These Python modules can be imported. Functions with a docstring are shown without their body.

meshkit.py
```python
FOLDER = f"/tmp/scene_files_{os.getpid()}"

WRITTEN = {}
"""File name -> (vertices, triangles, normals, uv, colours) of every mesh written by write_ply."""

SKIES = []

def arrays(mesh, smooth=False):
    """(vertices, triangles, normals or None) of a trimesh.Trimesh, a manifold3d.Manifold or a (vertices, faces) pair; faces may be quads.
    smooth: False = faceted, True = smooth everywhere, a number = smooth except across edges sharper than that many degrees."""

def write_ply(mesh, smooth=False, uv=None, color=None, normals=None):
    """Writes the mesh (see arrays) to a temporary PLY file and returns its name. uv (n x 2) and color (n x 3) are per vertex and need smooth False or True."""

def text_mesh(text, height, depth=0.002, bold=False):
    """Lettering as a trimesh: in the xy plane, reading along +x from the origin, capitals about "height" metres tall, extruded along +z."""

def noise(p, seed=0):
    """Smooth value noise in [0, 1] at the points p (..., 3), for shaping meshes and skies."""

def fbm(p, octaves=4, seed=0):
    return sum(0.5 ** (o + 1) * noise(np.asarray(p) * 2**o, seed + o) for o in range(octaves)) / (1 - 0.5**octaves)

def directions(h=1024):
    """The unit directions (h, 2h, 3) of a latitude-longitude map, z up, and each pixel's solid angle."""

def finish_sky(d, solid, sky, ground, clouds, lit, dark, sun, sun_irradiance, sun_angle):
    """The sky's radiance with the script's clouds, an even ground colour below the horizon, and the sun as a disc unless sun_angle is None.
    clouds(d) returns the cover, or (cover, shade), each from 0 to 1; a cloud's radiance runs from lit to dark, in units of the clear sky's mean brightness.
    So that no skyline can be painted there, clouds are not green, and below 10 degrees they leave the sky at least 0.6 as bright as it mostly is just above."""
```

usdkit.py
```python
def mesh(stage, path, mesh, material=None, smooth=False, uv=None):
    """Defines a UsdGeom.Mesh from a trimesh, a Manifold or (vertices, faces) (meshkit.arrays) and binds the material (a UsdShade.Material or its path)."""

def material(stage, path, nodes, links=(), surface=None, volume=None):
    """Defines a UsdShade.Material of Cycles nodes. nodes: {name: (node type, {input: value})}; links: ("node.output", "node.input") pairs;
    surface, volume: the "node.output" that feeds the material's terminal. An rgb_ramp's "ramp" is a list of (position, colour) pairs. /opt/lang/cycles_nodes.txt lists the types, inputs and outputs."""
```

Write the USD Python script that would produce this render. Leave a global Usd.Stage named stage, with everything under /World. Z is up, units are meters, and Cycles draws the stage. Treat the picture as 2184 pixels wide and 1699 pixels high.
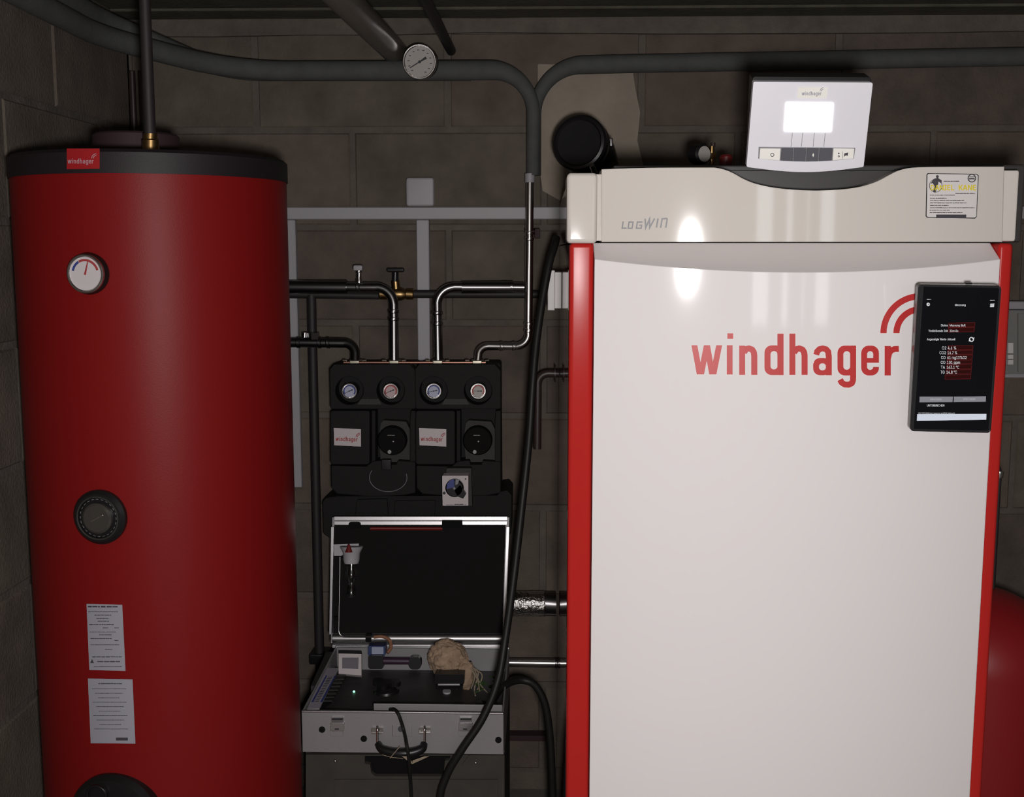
import math, random
import numpy as np
import trimesh
import manifold3d as m3
import shapely
from shapely import affinity
from shapely.geometry import Polygon, LineString, Point, box as sbox
from shapely.ops import unary_union
from scipy.interpolate import PchipInterpolator
import meshkit, usdkit
from pxr import Usd, UsdGeom, UsdLux, UsdShade, Gf, Sdf

rng = random.Random(7)
stage = Usd.Stage.CreateInMemory()
UsdGeom.SetStageUpAxis(stage, UsdGeom.Tokens.z)
UsdGeom.SetStageMetersPerUnit(stage, 1.0)
UsdGeom.Xform.Define(stage, '/World')
UsdGeom.Scope.Define(stage, '/World/Looks')

# ------------------------------------------------------------------ camera
W, H, FPX = 2184.0, 1699.0, 2400.0
VPX, VPY = 1160.0, 530.0                      # where lines along the room's depth (+y) meet in the picture
EYE = np.array([0.0, 0.0, 1.5])
PITCH = math.atan((H / 2 - VPY) / FPX)
YAW = math.atan((VPX - W / 2) / FPX * math.cos(PITCH))
Rv = np.array([math.cos(YAW), math.sin(YAW), 0.0])
Fh = np.array([-math.sin(YAW), math.cos(YAW), 0.0])
Fv = Fh * math.cos(PITCH) - np.array([0, 0, 1.0]) * math.sin(PITCH)
Uv = Fh * math.sin(PITCH) + np.array([0, 0, 1.0]) * math.cos(PITCH)
cam = UsdGeom.Camera.Define(stage, '/World/camera')
cam.AddTransformOp().Set(Gf.Matrix4d(*[float(x) for r in (list(Rv) + [0], list(Uv) + [0], list(-Fv) + [0], list(EYE) + [1]) for x in r]))
cam.CreateHorizontalApertureAttr(36.0)
cam.CreateVerticalApertureAttr(36.0 * H / W)
cam.CreateFocalLengthAttr(36.0 * FPX / W)
cam.CreateClippingRangeAttr(Gf.Vec2f(0.02, 50))
cam.CreateExposureAttr(0.5)

# ------------------------------------------------------------------ lights
# the photographer's hand torch: a small bright source just right of and below the lens
LAMP_POS = (0.042, 0.0, 1.435)
torch = UsdLux.SphereLight.Define(stage, '/World/torch_light')
torch.CreateRadiusAttr(0.042)
torch.CreateIntensityAttr(1020.0)
torch.CreateColorAttr(Gf.Vec3f(1.0, 0.965, 0.955))
torch.AddTranslateOp().Set(Gf.Vec3d(*LAMP_POS))
# daylight outside the narrow window lights in the wall behind the camera
day = UsdLux.RectLight.Define(stage, '/World/window_daylight')
day.CreateWidthAttr(1.3)
day.CreateHeightAttr(1.0)
day.CreateIntensityAttr(3.5)
day.CreateColorAttr(Gf.Vec3f(0.95, 0.97, 1.0))
day.AddTranslateOp().Set(Gf.Vec3d(1.15, -2.08, 1.5))
day.AddRotateXOp().Set(90.0)


# ------------------------------------------------------------------ from the picture to the place
def ray(px, py):
    return Fv * FPX + Rv * (px - W / 2) - Uv * (py - H / 2)


def P(px, py, Y):
    d = ray(px, py)
    return EYE + d * (Y / d[1])


def PX(px, py, X):
    d = ray(px, py)
    return EYE + d * (X / d[0])


def PZ(px, py, Z):
    d = ray(px, py)
    return EYE + d * ((Z - EYE[2]) / d[2])


# ------------------------------------------------------------------ materials
LOOK = '/World/Looks/'


def mat(name, color, rough=0.5, metal=0.0, coat=0.0, coat_rough=0.05, var=0.0, vscale=30.0, bump=0.0, bscale=200.0, bevel=0.0, spec=0.5, emis=None, estr=0.0):
    n = {'p': ('principled_bsdf', dict(base_color=color, roughness=rough, metallic=metal, coat_weight=coat, coat_roughness=coat_rough, specular_ior_level=spec))}
    l = []
    if emis is not None:
        n['p'][1].update(emission_color=emis, emission_strength=estr)
    if var or bump:
        n['g'] = ('geometry', {})
    if var:
        n['n'] = ('noise_texture', dict(scale=vscale, detail=5.0, roughness=0.6))
        c = np.array(color, float)
        n['r'] = ('rgb_ramp', {'ramp': [(0.25, tuple(c * (1 - var))), (0.75, tuple(np.minimum(c * (1 + var), 0.95)))]})
        l += [('g.position', 'n.vector'), ('n.fac', 'r.fac'), ('r.color', 'p.base_color')]
    last = None
    if bevel:
        n['b'] = ('bevel', dict(radius=bevel, samples=6))
        last = 'b.bevel'
    if bump:
        n['n2'] = ('noise_texture', dict(scale=bscale, detail=4.0))
        n['u'] = ('bump', dict(strength=bump, distance=0.004))
        l += [('g.position', 'n2.vector'), ('n2.fac', 'u.height')]
        if last:
            l.append((last, 'u.normal'))
        last = 'u.normal'
    if last:
        l.append((last, 'p.normal'))
    return usdkit.material(stage, LOOK + name, n, l, surface='p.BSDF')


M = {}
for i, c in enumerate([(.120, .094, .077), (.134, .107, .088), (.108, .086, .072), (.126, .105, .084)]):
    M['block%d' % i] = mat('concrete_block_%d' % i, c, 0.92, var=0.28, vscale=9.0, bump=0.55, bscale=140.0, spec=0.25)
M['mortar'] = mat('mortar', (.128, .109, .092), 0.95, var=0.25, vscale=14.0, bump=0.6, bscale=110.0, spec=0.2)
M['plaster'] = mat('plaster', (.30, .255, .205), 0.9, var=0.15, vscale=10.0, bump=0.35, bscale=90.0, spec=0.2)
M['ceiling'] = mat('ceiling_concrete', (.098, .090, .070), 0.95, var=0.25, vscale=12.0, bump=0.5, bscale=90.0, spec=0.2)
M['floor'] = mat('floor_concrete', (.16, .145, .13), 0.9, var=0.25, vscale=8.0, bump=0.3, spec=0.2)
M['rearwall'] = mat('rear_wall_render', (.12, .11, .10), 0.95, var=0.2, vscale=5.0, spec=0.2)
M['white_door'] = mat('white_enamel', (.80, .765, .765), 0.7, spec=0.15, coat=1.0, coat_rough=0.06, bevel=0.0025)
M['beige'] = mat('beige_enamel', (.62, .58, .54), 0.7, spec=0.15, coat=1.0, coat_rough=0.06, bevel=0.003)
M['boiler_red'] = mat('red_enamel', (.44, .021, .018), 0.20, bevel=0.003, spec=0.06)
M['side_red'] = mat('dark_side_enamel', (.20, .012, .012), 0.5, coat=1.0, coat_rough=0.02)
M['tank_red'] = mat('red_foil_jacket', (.20, .0075, .0075), 0.45, bump=0.06, bscale=420.0, spec=0.16)
M['vessel_red'] = mat('vessel_red', (.27, .011, .014), 0.42)
M['cap_black'] = mat('cap_plastic', (.015, .0105, .013), 0.55, spec=0.35, bump=0.1, bscale=700.0)
M['maroon'] = mat('maroon_rubber', (.035, .014, .017), 0.75)
M['red_badge'] = mat('badge_red', (.36, .014, .018), 0.3)
M['black'] = mat('black_plastic', (.010, .009, .010), 0.35, spec=0.4)
M['black_matt'] = mat('black_matt', (.006, .0055, .0055), 0.85, spec=0.15)
M['epp'] = mat('black_foam_insulation', (.0075, .0066, .0066), 0.7, spec=0.3, bump=0.25, bscale=500.0, bevel=0.004)
M['epp_grey'] = mat('worn_grey_foam', (.026, .023, .021), 0.65, bump=0.3, bscale=400.0)
M['cover'] = mat('dark_cover', (.03, .027, .026), 0.45)
M['foam'] = mat('lid_foam', (.0125, .0115, .0115), 0.95, bump=0.2, bscale=600.0, spec=0.1)
M['steel'] = mat('pressed_steel', (.26, .25, .255), 0.27, metal=1.0)
M['steel_dark'] = mat('zinc_pipe', (.17, .16, .165), 0.30, metal=1.0)
M['chrome'] = mat('chrome', (.66, .64, .63), 0.24, metal=1.0)
M['alu'] = mat('brushed_aluminium', (.62, .60, .615), 0.38, metal=1.0, bevel=0.0015)
M['alu_sheet'] = mat('aluminium_sheet', (.31, .295, .305), 0.5, metal=0.35, bump=0.08, bscale=500.0, bevel=0.001)
M['foil'] = mat('crumpled_foil', (.55, .53, .52), 0.22, metal=1.0, bump=1.0, bscale=120.0)
M['pipe_grey'] = mat('grey_pipe_insulation', (.075, .078, .074), 0.85, bump=0.2, bscale=150.0, var=0.15, vscale=25.0)
M['pipe_black'] = mat('black_pipe', (.020, .014, .016), 0.6)
M['pipe_brown'] = mat('brown_pipe', (.035, .022, .020), 0.42)
M['ceiling_pipe'] = mat('painted_pipe', (.13, .115, .095), 0.36, var=0.1)
M['brass'] = mat('brass', (.30, .19, .08), 0.36, metal=1.0)
M['copper'] = mat('copper', (.42, .22, .17), 0.4, metal=1.0)
M['trunk'] = mat('white_pvc', (.36, .345, .365), 0.5)
M['white'] = mat('white_plastic', (.68, .65, .64), 0.45)
M['paper'] = mat('silver_label', (.34, .335, .385), 0.5, metal=0.0)
M['sign'] = mat('sign_white', (.56, .50, .51), 0.4)
M['print'] = mat('print_dark', (.055, .05, .06), 0.6)
M['print_black'] = mat('print_black', (.02, .02, .022), 0.6)
M['print_grey'] = mat('print_grey', (.22, .22, .235), 0.5)
M['print_red'] = mat('print_red', (.52, .028, .028), 0.45, coat=0.6, coat_rough=0.05)
M['sign_red'] = mat('sign_red', (.34, .03, .035), 0.5)
M['badge_white'] = mat('badge_white', (.42, .25, .28), 0.5)
M['yellow'] = mat('print_yellow', (.75, .62, .04), 0.5)
M['dial'] = mat('dial_white', (.60, .56, .57), 0.5)
M['dial_grey'] = mat('dial_grey', (.40, .375, .35), 0.5)
M['dial_blue'] = mat('dial_blue', (.035, .05, .22), 0.5)
M['dial_pale'] = mat('dial_pale_blue', (.42, .43, .56), 0.5)
M['dial_red'] = mat('dial_red', (.36, .05, .05), 0.5)
M['dial_pink'] = mat('dial_pale_red', (.50, .38, .38), 0.5)
M['panel_silver'] = mat('panel_silver', (.80, .79, .85), 0.4, metal=0.1, bevel=0.0015)
M['button_dark'] = mat('button_dark', (.085, .083, .10), 0.5)
M['button_light'] = mat('button_light', (.86, .85, .80), 0.5)
M['screen_on'] = mat('lit_display', (.9, .9, .9), 0.4, emis=(1.0, 1.0, 1.0), estr=1.6)
M['phone_glass'] = mat('phone_glass', (.006, .006, .008), 0.12, spec=0.35)
M['phone_case'] = mat('phone_case', (.02, .02, .022), 0.25, coat=0.5)
M['lit_white'] = mat('lit_text', (.12, .12, .12), 0.6, spec=0.0, emis=(.9, .92, .95), estr=0.42)
M['lit_bar'] = mat('lit_bar', (.12, .12, .12), 0.6, spec=0.0, emis=(.80, .86, 1.0), estr=0.45)
M['lit_grey'] = mat('lit_button', (.1, .1, .1), 0.6, spec=0.0, emis=(.46, .46, .56), estr=0.22)
M['lit_dim'] = mat('lit_dim_text', (.1, .1, .1), 0.6, spec=0.0, emis=(.8, .8, .85), estr=0.3)
M['lit_red'] = mat('lit_red_field', (.05, .01, .01), 0.6, spec=0.0, emis=(.30, .02, .02), estr=0.22)
M['lit_maroon'] = mat('lit_maroon_field', (.02, .005, .005), 0.6, spec=0.0, emis=(.12, .012, .012), estr=0.06)
M['led_green'] = mat('led_green', (.1, .6, .3), 0.5, emis=(.35, 1.0, .6), estr=1.2)
M['led_white'] = mat('led_white', (.35, .36, .36), 0.3)
M['rag'] = mat('beige_cloth', (.36, .25, .17), 0.95, var=0.3, vscale=45.0, bump=0.5, bscale=160.0)
M['blue_case'] = mat('blue_plastic', (.02, .04, .13), 0.45)
M['pale_blue'] = mat('pale_blue_label', (.33, .36, .48), 0.5)
M['purple_grip'] = mat('purple_grip', (.045, .02, .04), 0.4)
M['grey_screen'] = mat('grey_screen', (.16, .15, .17), 0.4)
M['green'] = mat('green_plastic', (.035, .075, .02), 0.6, var=0.5, vscale=60.0)
M['insert'] = mat('case_insert', (.030, .028, .028), 0.55, bump=0.1)
M['strip_label'] = mat('strip_label', (.34, .315, .36), 0.45)
M['orange_hose'] = mat('orange_tube', (.30, .14, .08), 0.4)
M['red_pen'] = mat('red_plastic', (.16, .012, .012), 0.45)
M['hose'] = mat('black_hose', (.011, .0102, .0098), 0.5, spec=0.3)
M['crate'] = mat('storage_box_grey', (.058, .052, .045), 0.85, spec=0.2, var=0.15, vscale=20.0)
M['grey_box'] = mat('grey_box', (.22, .215, .205), 0.5)
M['straw'] = mat('dry_string', (.30, .24, .17), 0.9)
M['clip'] = mat('clip_metal', (.42, .38, .30), 0.4, metal=0.8)
M['glass'] = usdkit.material(stage, LOOK + 'clear_glass', {'t': ('transparent_bsdf', {'color': (.93, .93, .93)}), 'g': ('glossy_bsdf', {'roughness': 0.1, 'color': (1, 1, 1)}), 'f': ('fresnel', {'IOR': 1.9}), 'm': ('mix_closure', {})}, [('f.fac', 'm.fac'), ('t.BSDF', 'm.closure1'), ('g.BSDF', 'm.closure2')], surface='m.closure')
M['smoked'] = mat('smoked_glass', (.05, .045, .04), 0.12)
M['funnel'] = mat('white_funnel', (.42, .40, .42), 0.5)
M['wood'] = mat('dark_wood', (.06, .05, .04), 0.7)

# ------------------------------------------------------------------ objects
taken, origin = {}, {}


def numbered(parent, name):
    k = taken.get((parent, name), 0)
    taken[(parent, name)] = k + 1
    return name if k == 0 else '%s_%03d' % (name, k)


def tag(prim, label=None, cat=None, group=None, kind=None):
    for k, v in (('label', label), ('category', cat), ('group', group), ('kind', kind)):
        if v:
            prim.SetCustomDataByKey(k, v)


def thing(name, label, cat, loc, group=None, kind=None):
    """An Xform at the thing's base; its parts are given in world coordinates."""
    path = '/World/' + numbered('/World', name)
    x = UsdGeom.Xform.Define(stage, path)
    x.AddTranslateOp().Set(Gf.Vec3d(*[float(c) for c in loc]))
    origin[path] = np.array(loc, float)
    tag(x.GetPrim(), label, cat, group, kind)
    return path


def obj(name, mesh, m, parent='/World', smooth=30, label=None, kind=None):
    path = parent + '/' + numbered(parent, name)
    o = origin.get(parent, np.zeros(3))
    origin[path] = o
    if isinstance(mesh, (list, tuple)) and len(mesh) and isinstance(mesh[0], (trimesh.Trimesh,)):
        mesh = trimesh.util.concatenate(list(mesh))
    v, f, _ = meshkit.arrays(mesh)
    t = trimesh.Trimesh(np.asarray(v) - o, f, process=False)
    t.merge_vertices()
    p = usdkit.mesh(stage, path, t, M[m], smooth=smooth)
    tag(p.GetPrim(), label, kind=kind)
    return path


def single(name, mesh, m, label, cat, group=None, smooth=30):
    p = obj(name, mesh, m, '/World', smooth)
    tag(stage.GetPrimAtPath(p), label, cat, group)
    return p


# ------------------------------------------------------------------ shapes
def tm(man):
    mm = man.to_mesh()
    return trimesh.Trimesh(mm.vert_properties[:, :3], mm.tri_verts, process=False)


def man(t):
    t = t.copy()
    t.merge_vertices()
    return m3.Manifold(m3.Mesh(np.asarray(t.vertices, np.float32), np.asarray(t.faces, np.uint32)))


def box(x0, x1, y0, y1, z0, z1):
    b = trimesh.creation.box((abs(x1 - x0), abs(y1 - y0), abs(z1 - z0)))
    b.apply_translation(((x0 + x1) / 2, (y0 + y1) / 2, (z0 + z1) / 2))
    return b


def rbox(x0, x1, y0, y1, z0, z1, r=0.004, n=3):
    """A box with rounded edges."""
    x0, x1 = min(x0, x1), max(x0, x1)
    y0, y1 = min(y0, y1), max(y0, y1)
    z0, z1 = min(z0, z1), max(z0, z1)
    r = min(r, (x1 - x0) / 2.01, (y1 - y0) / 2.01, (z1 - z0) / 2.01)
    a = np.linspace(0, math.pi / 2, n)
    d = np.array([(math.cos(u) * math.cos(w), math.cos(u) * math.sin(w), math.sin(u)) for u in a for w in a])
    pts = []
    for sx, cx in ((-1, x0 + r), (1, x1 - r)):
        for sy, cy in ((-1, y0 + r), (1, y1 - r)):
            for sz, cz in ((-1, z0 + r), (1, z1 - r)):
                pts.append(d * r * (sx, sy, sz) + (cx, cy, cz))
    return tm(m3.Manifold.hull_points(np.vstack(pts)))


def cbox(x0, x1, y0, y1, z0, z1, c):
    """Cheap chamfered box (hull of 24 points)."""
    pts = []
    for sx, X in ((1, x0), (-1, x1)):
        for sy, Y in ((1, y0), (-1, y1)):
            for sz, Z in ((1, z0), (-1, z1)):
                pts += [(X + sx * c, Y, Z + sz * c), (X, Y + sy * c, Z + sz * c), (X + sx * c, Y + sy * c, Z)]
    return tm(m3.Manifold.hull_points(np.array(pts)))


def unit(v):
    v = np.asarray(v, float)
    return v / np.linalg.norm(v)


def frame(n):
    n = unit(n)
    a = np.array([0, 0, 1.0]) if abs(n[2]) < 0.9 else np.array([1.0, 0, 0])
    u = unit(np.cross(a, n))
    return u, np.cross(n, u), n


def lathe(profile, c, n=(0, 0, 1), seg=48):
    """Revolves (radius, height) pairs about the axis n through c; heights run along n."""
    u, v, w = frame(n)
    c = np.asarray(c, float)
    a = np.arange(seg) / seg * 2 * math.pi
    ring = np.cos(a)[:, None] * u + np.sin(a)[:, None] * v
    V, F, idx = [], [], []
    k = 0
    for r, h in profile:
        if r < 1e-9:
            V.append((c + w * h)[None]); idx.append((k, 1)); k += 1
        else:
            V.append(c + ring * r + w * h); idx.append((k, seg)); k += seg
    for (a0, n0), (a1, n1) in zip(idx, idx[1:]):
        for i in range(seg):
            j = (i + 1) % seg
            if n0 == 1 and n1 == 1:
                continue
            if n0 == 1:
                F.append((a0, a1 + j, a1 + i))
            elif n1 == 1:
                F.append((a0 + i, a0 + j, a1))
            else:
                F += [(a0 + i, a0 + j, a1 + j), (a0 + i, a1 + j, a1 + i)]
    t = trimesh.Trimesh(np.vstack(V), F, process=False)
    trimesh.repair.fix_normals(t)
    return t


def disc(c, n, r, t, seg=40, ch=0.0):
    ch = min(ch, t * 0.45, r * 0.45)
    return lathe([(0, 0), (r, 0), (r, t - ch), (r - ch, t), (0, t)] if ch else [(0, 0), (r, 0), (r, t), (0, t)], c, n, seg)


def ringm(c, n, r0, r1, t, seg=40):
    """A round-edged ring between radii r0 < r1 and of thickness t."""
    b = (r1 - r0) * 0.3
    return lathe([(r0, 0), (r1, 0), (r1, t - b), (r1 - b, t), (r0 + b, t), (r0, t - b), (r0, 0)], c, n, seg)


def ball(c, r, s=(1, 1, 1), sub=2):
    t = trimesh.creation.icosphere(sub, r)
    t.apply_scale(s)
    t.apply_translation(c)
    return t


def fillet(pts, r, n=9):
    """Rounds the corners of a path with the radius r (a number or one per corner)."""
    pts = [np.asarray(p, float) for p in pts]
    out = [pts[0]]
    for i in range(1, len(pts) - 1):
        a, b, c = pts[i - 1], pts[i], pts[i + 1]
        d1, d2 = unit(a - b), unit(c - b)
        ang = math.acos(np.clip(np.dot(d1, d2), -1, 1))
        rr = r[i - 1] if isinstance(r, (list, tuple)) else r
        if ang > math.pi - 0.02 or rr <= 0:
            out.append(b); continue
        cut = min(rr / math.tan(ang / 2), np.linalg.norm(a - b) * 0.49, np.linalg.norm(c - b) * 0.49)
        rr = cut * math.tan(ang / 2)
        cen = b + unit(d1 + d2) * rr / math.sin(ang / 2)
        p0, p1 = b + d1 * cut, b + d2 * cut
        e0, e1 = unit(p0 - cen), unit(p1 - cen)
        th = math.acos(np.clip(np.dot(e0, e1), -1, 1))
        for k in range(n + 1):
            s = k / n
            out.append(cen + rr * (math.sin((1 - s) * th) * e0 + math.sin(s * th) * e1) / math.sin(th))
    out.append(pts[-1])
    return out


def spline(pts, n=8):
    """Catmull-Rom through the points."""
    p = [np.asarray(x, float) for x in pts]
    p = [2 * p[0] - p[1]] + p + [2 * p[-1] - p[-2]]
    out = []
    for i in range(1, len(p) - 2):
        for k in range(n):
            t = k / n
            out.append(0.5 * ((2 * p[i]) + (-p[i - 1] + p[i + 1]) * t + (2 * p[i - 1] - 5 * p[i] + 4 * p[i + 1] - p[i + 2]) * t * t + (-p[i - 1] + 3 * p[i] - 3 * p[i + 1] + p[i + 2]) * t ** 3))
    out.append(p[-2])
    return out


def tube(path, r, seg=16):
    """Sweeps a circle along the path; r is one radius or one per point."""
    path = [np.asarray(p, float) for p in path]
    keep = [path[0]]
    rr = [r if np.isscalar(r) else r[0]]
    for i, p in enumerate(path[1:], 1):
        if np.linalg.norm(p - keep[-1]) > 1e-6:
            keep.append(p); rr.append(r if np.isscalar(r) else r[i])
    path = np.array(keep)
    n = len(path)
    T = np.zeros_like(path)
    T[0], T[-1] = unit(path[1] - path[0]), unit(path[-1] - path[-2])
    for i in range(1, n - 1):
        T[i] = unit(unit(path[i + 1] - path[i]) + unit(path[i] - path[i - 1]))
    u, v, _ = frame(T[0])
    V = []
    a = np.arange(seg) / seg * 2 * math.pi
    for i in range(n):
        u = unit(u - T[i] * np.dot(u, T[i]))
        v = np.cross(T[i], u)
        V.append(path[i] + (np.cos(a)[:, None] * u + np.sin(a)[:, None] * v) * rr[i])
    V = np.vstack(V + [path[:1], path[-1:]])
    F = []
    for i in range(n - 1):
        for k in range(seg):
            j = (k + 1) % seg
            F += [(i * seg + k, i * seg + j, (i + 1) * seg + j), (i * seg + k, (i + 1) * seg + j, (i + 1) * seg + k)]
    for k in range(seg):
        j = (k + 1) % seg
        F += [(n * seg, j, k), (n * seg + 1, (n - 1) * seg + k, (n - 1) * seg + j)]
    return trimesh.Trimesh(V, F, process=False)


def cyl(a, b, r, seg=20):
    return tube([a, b], r, seg)


def collar(a, b, t, r, w=0.012, seg=24):
    """A press-fitting bead round the straight pipe from a to b at the fraction t."""
    a, b = np.asarray(a, float), np.asarray(b, float)
    n = unit(b - a)
    c = a + (b - a) * t - n * w / 2
    return lathe([(r * 0.9, 0), (r, 0.001), (r * 1.16, w * 0.22), (r * 1.16, w * 0.78), (r, w - 0.001), (r * 0.9, w)], c, n, seg)


def polys(g):
    if g.is_empty:
        return []
    return [p for p in getattr(g, 'geoms', [g]) if p.geom_type == 'Polygon' and p.area > 1e-12]


class Plane:
    """A flat surface of the scene: a point, the normal towards the viewer and the rightward direction. Outlines given in picture pixels are cast on it."""

    def __init__(s, p0, n, right=(1, 0, 0)):
        s.p0, s.n = np.asarray(p0, float), unit(n)
        right = np.asarray(right, float)
        s.u = unit(right - s.n * np.dot(right, s.n))
        s.v = np.cross(s.n, s.u)

    def at(s, px, py, off=0.0):
        d = ray(px, py)
        return EYE + d * (np.dot(s.p0 + s.n * off - EYE, s.n) / np.dot(d, s.n))

    def uv(s, px, py):
        q = s.at(px, py) - s.p0
        return np.dot(q, s.u), np.dot(q, s.v)

    def to(s, poly):
        return shapely.transform(poly, lambda a: np.array([s.uv(*x) for x in a]))

    def scale(s, px, py):
        a, b = np.array(s.uv(px, py)), np.array(s.uv(px + 1, py))
        return np.linalg.norm(b - a)

    def lift(s, local, back, front):
        """Extrudes an outline in the plane's own metres from offset back to offset front along the normal."""
        out = []
        for p in polys(local):
            t = trimesh.creation.extrude_polygon(p, front - back, engine='earcut')
            v = np.asarray(t.vertices)
            out.append(trimesh.Trimesh(s.p0 + v[:, :1] * s.u + v[:, 1:2] * s.v + (v[:, 2:] + back) * s.n, t.faces, process=False))
        return trimesh.util.concatenate(out)

    def slab(s, poly, back, front):
        return s.lift(s.to(poly), back, front)

    def text(s, text, x0, x1, base, cap, front=0.0008, back=0.0001, bold=False):
        """Lettering with its baseline at the pixel row base from x0 to x1, capitals cap pixels tall."""
        t = meshkit.text_mesh(text, 1.0, 1.0, bold)
        v = np.asarray(t.vertices)
        a, b, c = np.array(s.uv(x0, base)), np.array(s.uv(x1, base)), np.array(s.uv(x0, base - cap))
        X = (v[:, 0] - v[:, 0].min()) / np.ptp(v[:, 0])
        q = a + X[:, None] * (b - a) + v[:, 1:2] * (c - a)
        return trimesh.Trimesh(s.p0 + q[:, :1] * s.u + q[:, 1:2] * s.v + (back + v[:, 2:] * (front - back)) * s.n, t.faces, process=False)


def rrect(x0, y0, x1, y1, r, q=6):
    x0, x1, y0, y1 = min(x0, x1), max(x0, x1), min(y0, y1), max(y0, y1)
    r = min(r, (x1 - x0) / 2.01, (y1 - y0) / 2.01)
    return sbox(x0 + r, y0 + r, x1 - r, y1 - r).buffer(r, quad_segs=q)


def circ(x, y, r, q=10):
    return Point(x, y).buffer(r, quad_segs=q)


def line(pts, w):
    return LineString(pts).buffer(w / 2, cap_style='flat', join_style='round', quad_segs=5)


def scribble(x0, x1, y, h, seed=0):
    """A run of illegible print: small dashes of uneven length."""
    r = random.Random(seed)
    out, x = [], x0
    while x < x1:
        w = min(x1 - x, r.uniform(1.2, 5.5) * h)
        out.append(sbox(x, y - h * r.uniform(.35, .55), x + w, y + h * r.uniform(.35, .5)))
        x += w + h * r.uniform(.3, .8)
    return unary_union(out)


# the lettering "windhager" with its two arcs, in the grid x 140..1930, y 447..915 (y down)
def logo():
    mit = dict(cap_style='flat', join_style='mitre', mitre_limit=10)
    w = LineString([(160, 520), (217, 830), (274, 545), (324, 830), (385, 520)]).buffer(25, **mit).intersection(sbox(100, 550, 420, 801))
    L = [w, sbox(445, 550, 495, 802), sbox(450, 447, 500, 495)]

    def arch(x0, x1, top):
        c = x1 - 26
        return unary_union([sbox(x0, top, x0 + 51, 805), line([(c, 805), (c, 640), (c - 4, 610), (c - 18, 588), (c - 45, 577), (c - 70, 583), (x0 + 40, 612)], 52)])

    L.append(arch(552, 708, 553))
    L.append(unary_union([rrect(770, 551, 934, 807, 62).difference(rrect(822, 600, 882, 758, 28)), sbox(882, 450, 934, 807)]))
    L.append(arch(985, 1142, 450))
    L.append(unary_union([sbox(1299, 640, 1350, 808), line([(1216, 632), (1224, 604), (1244, 584), (1272, 577), (1302, 585), (1320, 606), (1325, 650)], 51), rrect(1190, 660, 1340, 808, 58).difference(rrect(1240, 706, 1300, 766, 26))]))
    L.append(unary_union([rrect(1400, 553, 1560, 810, 62).difference(rrect(1450, 601, 1509, 761, 28)), sbox(1509, 553, 1560, 830), line([(1534, 800), (1534, 850), (1524, 877), (1496, 890), (1462, 888), (1436, 872), (1422, 846)], 51)]))
    L.append(unary_union([rrect(1605, 553, 1757, 810, 64).difference(rrect(1655, 601, 1708, 762, 25)), sbox(1630, 660, 1757, 700)]).difference(sbox(1690, 700, 1800, 737)))
    L.append(unary_union([sbox(1807, 556, 1859, 810), line([(1836, 660), (1846, 615), (1866, 592), (1895, 582), (1928, 581)], 51)]))
    arcs = []
    for R, r in ((345, 292), (233, 180)):
        a = np.linspace(math.pi, 1.5 * math.pi, 22)
        arcs.append(Polygon([(2115 + R * math.cos(t), 446 + R * math.sin(t)) for t in a] + [(2115 + r * math.cos(t), 446 + r * math.sin(t)) for t in a[::-1]]))
    return unary_union(L), unary_union(arcs)


LOGO, ARCS = logo()


def logo_px(x, y, k, g=None):
    """The lettering as pixels: its left end at x, its x-height middle at y, k pixels per grid unit."""
    g = LOGO if g is None else g
    return affinity.affine_transform(g, [k, 0, 0, k, x - 140 * k, y - 675 * k])


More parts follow.
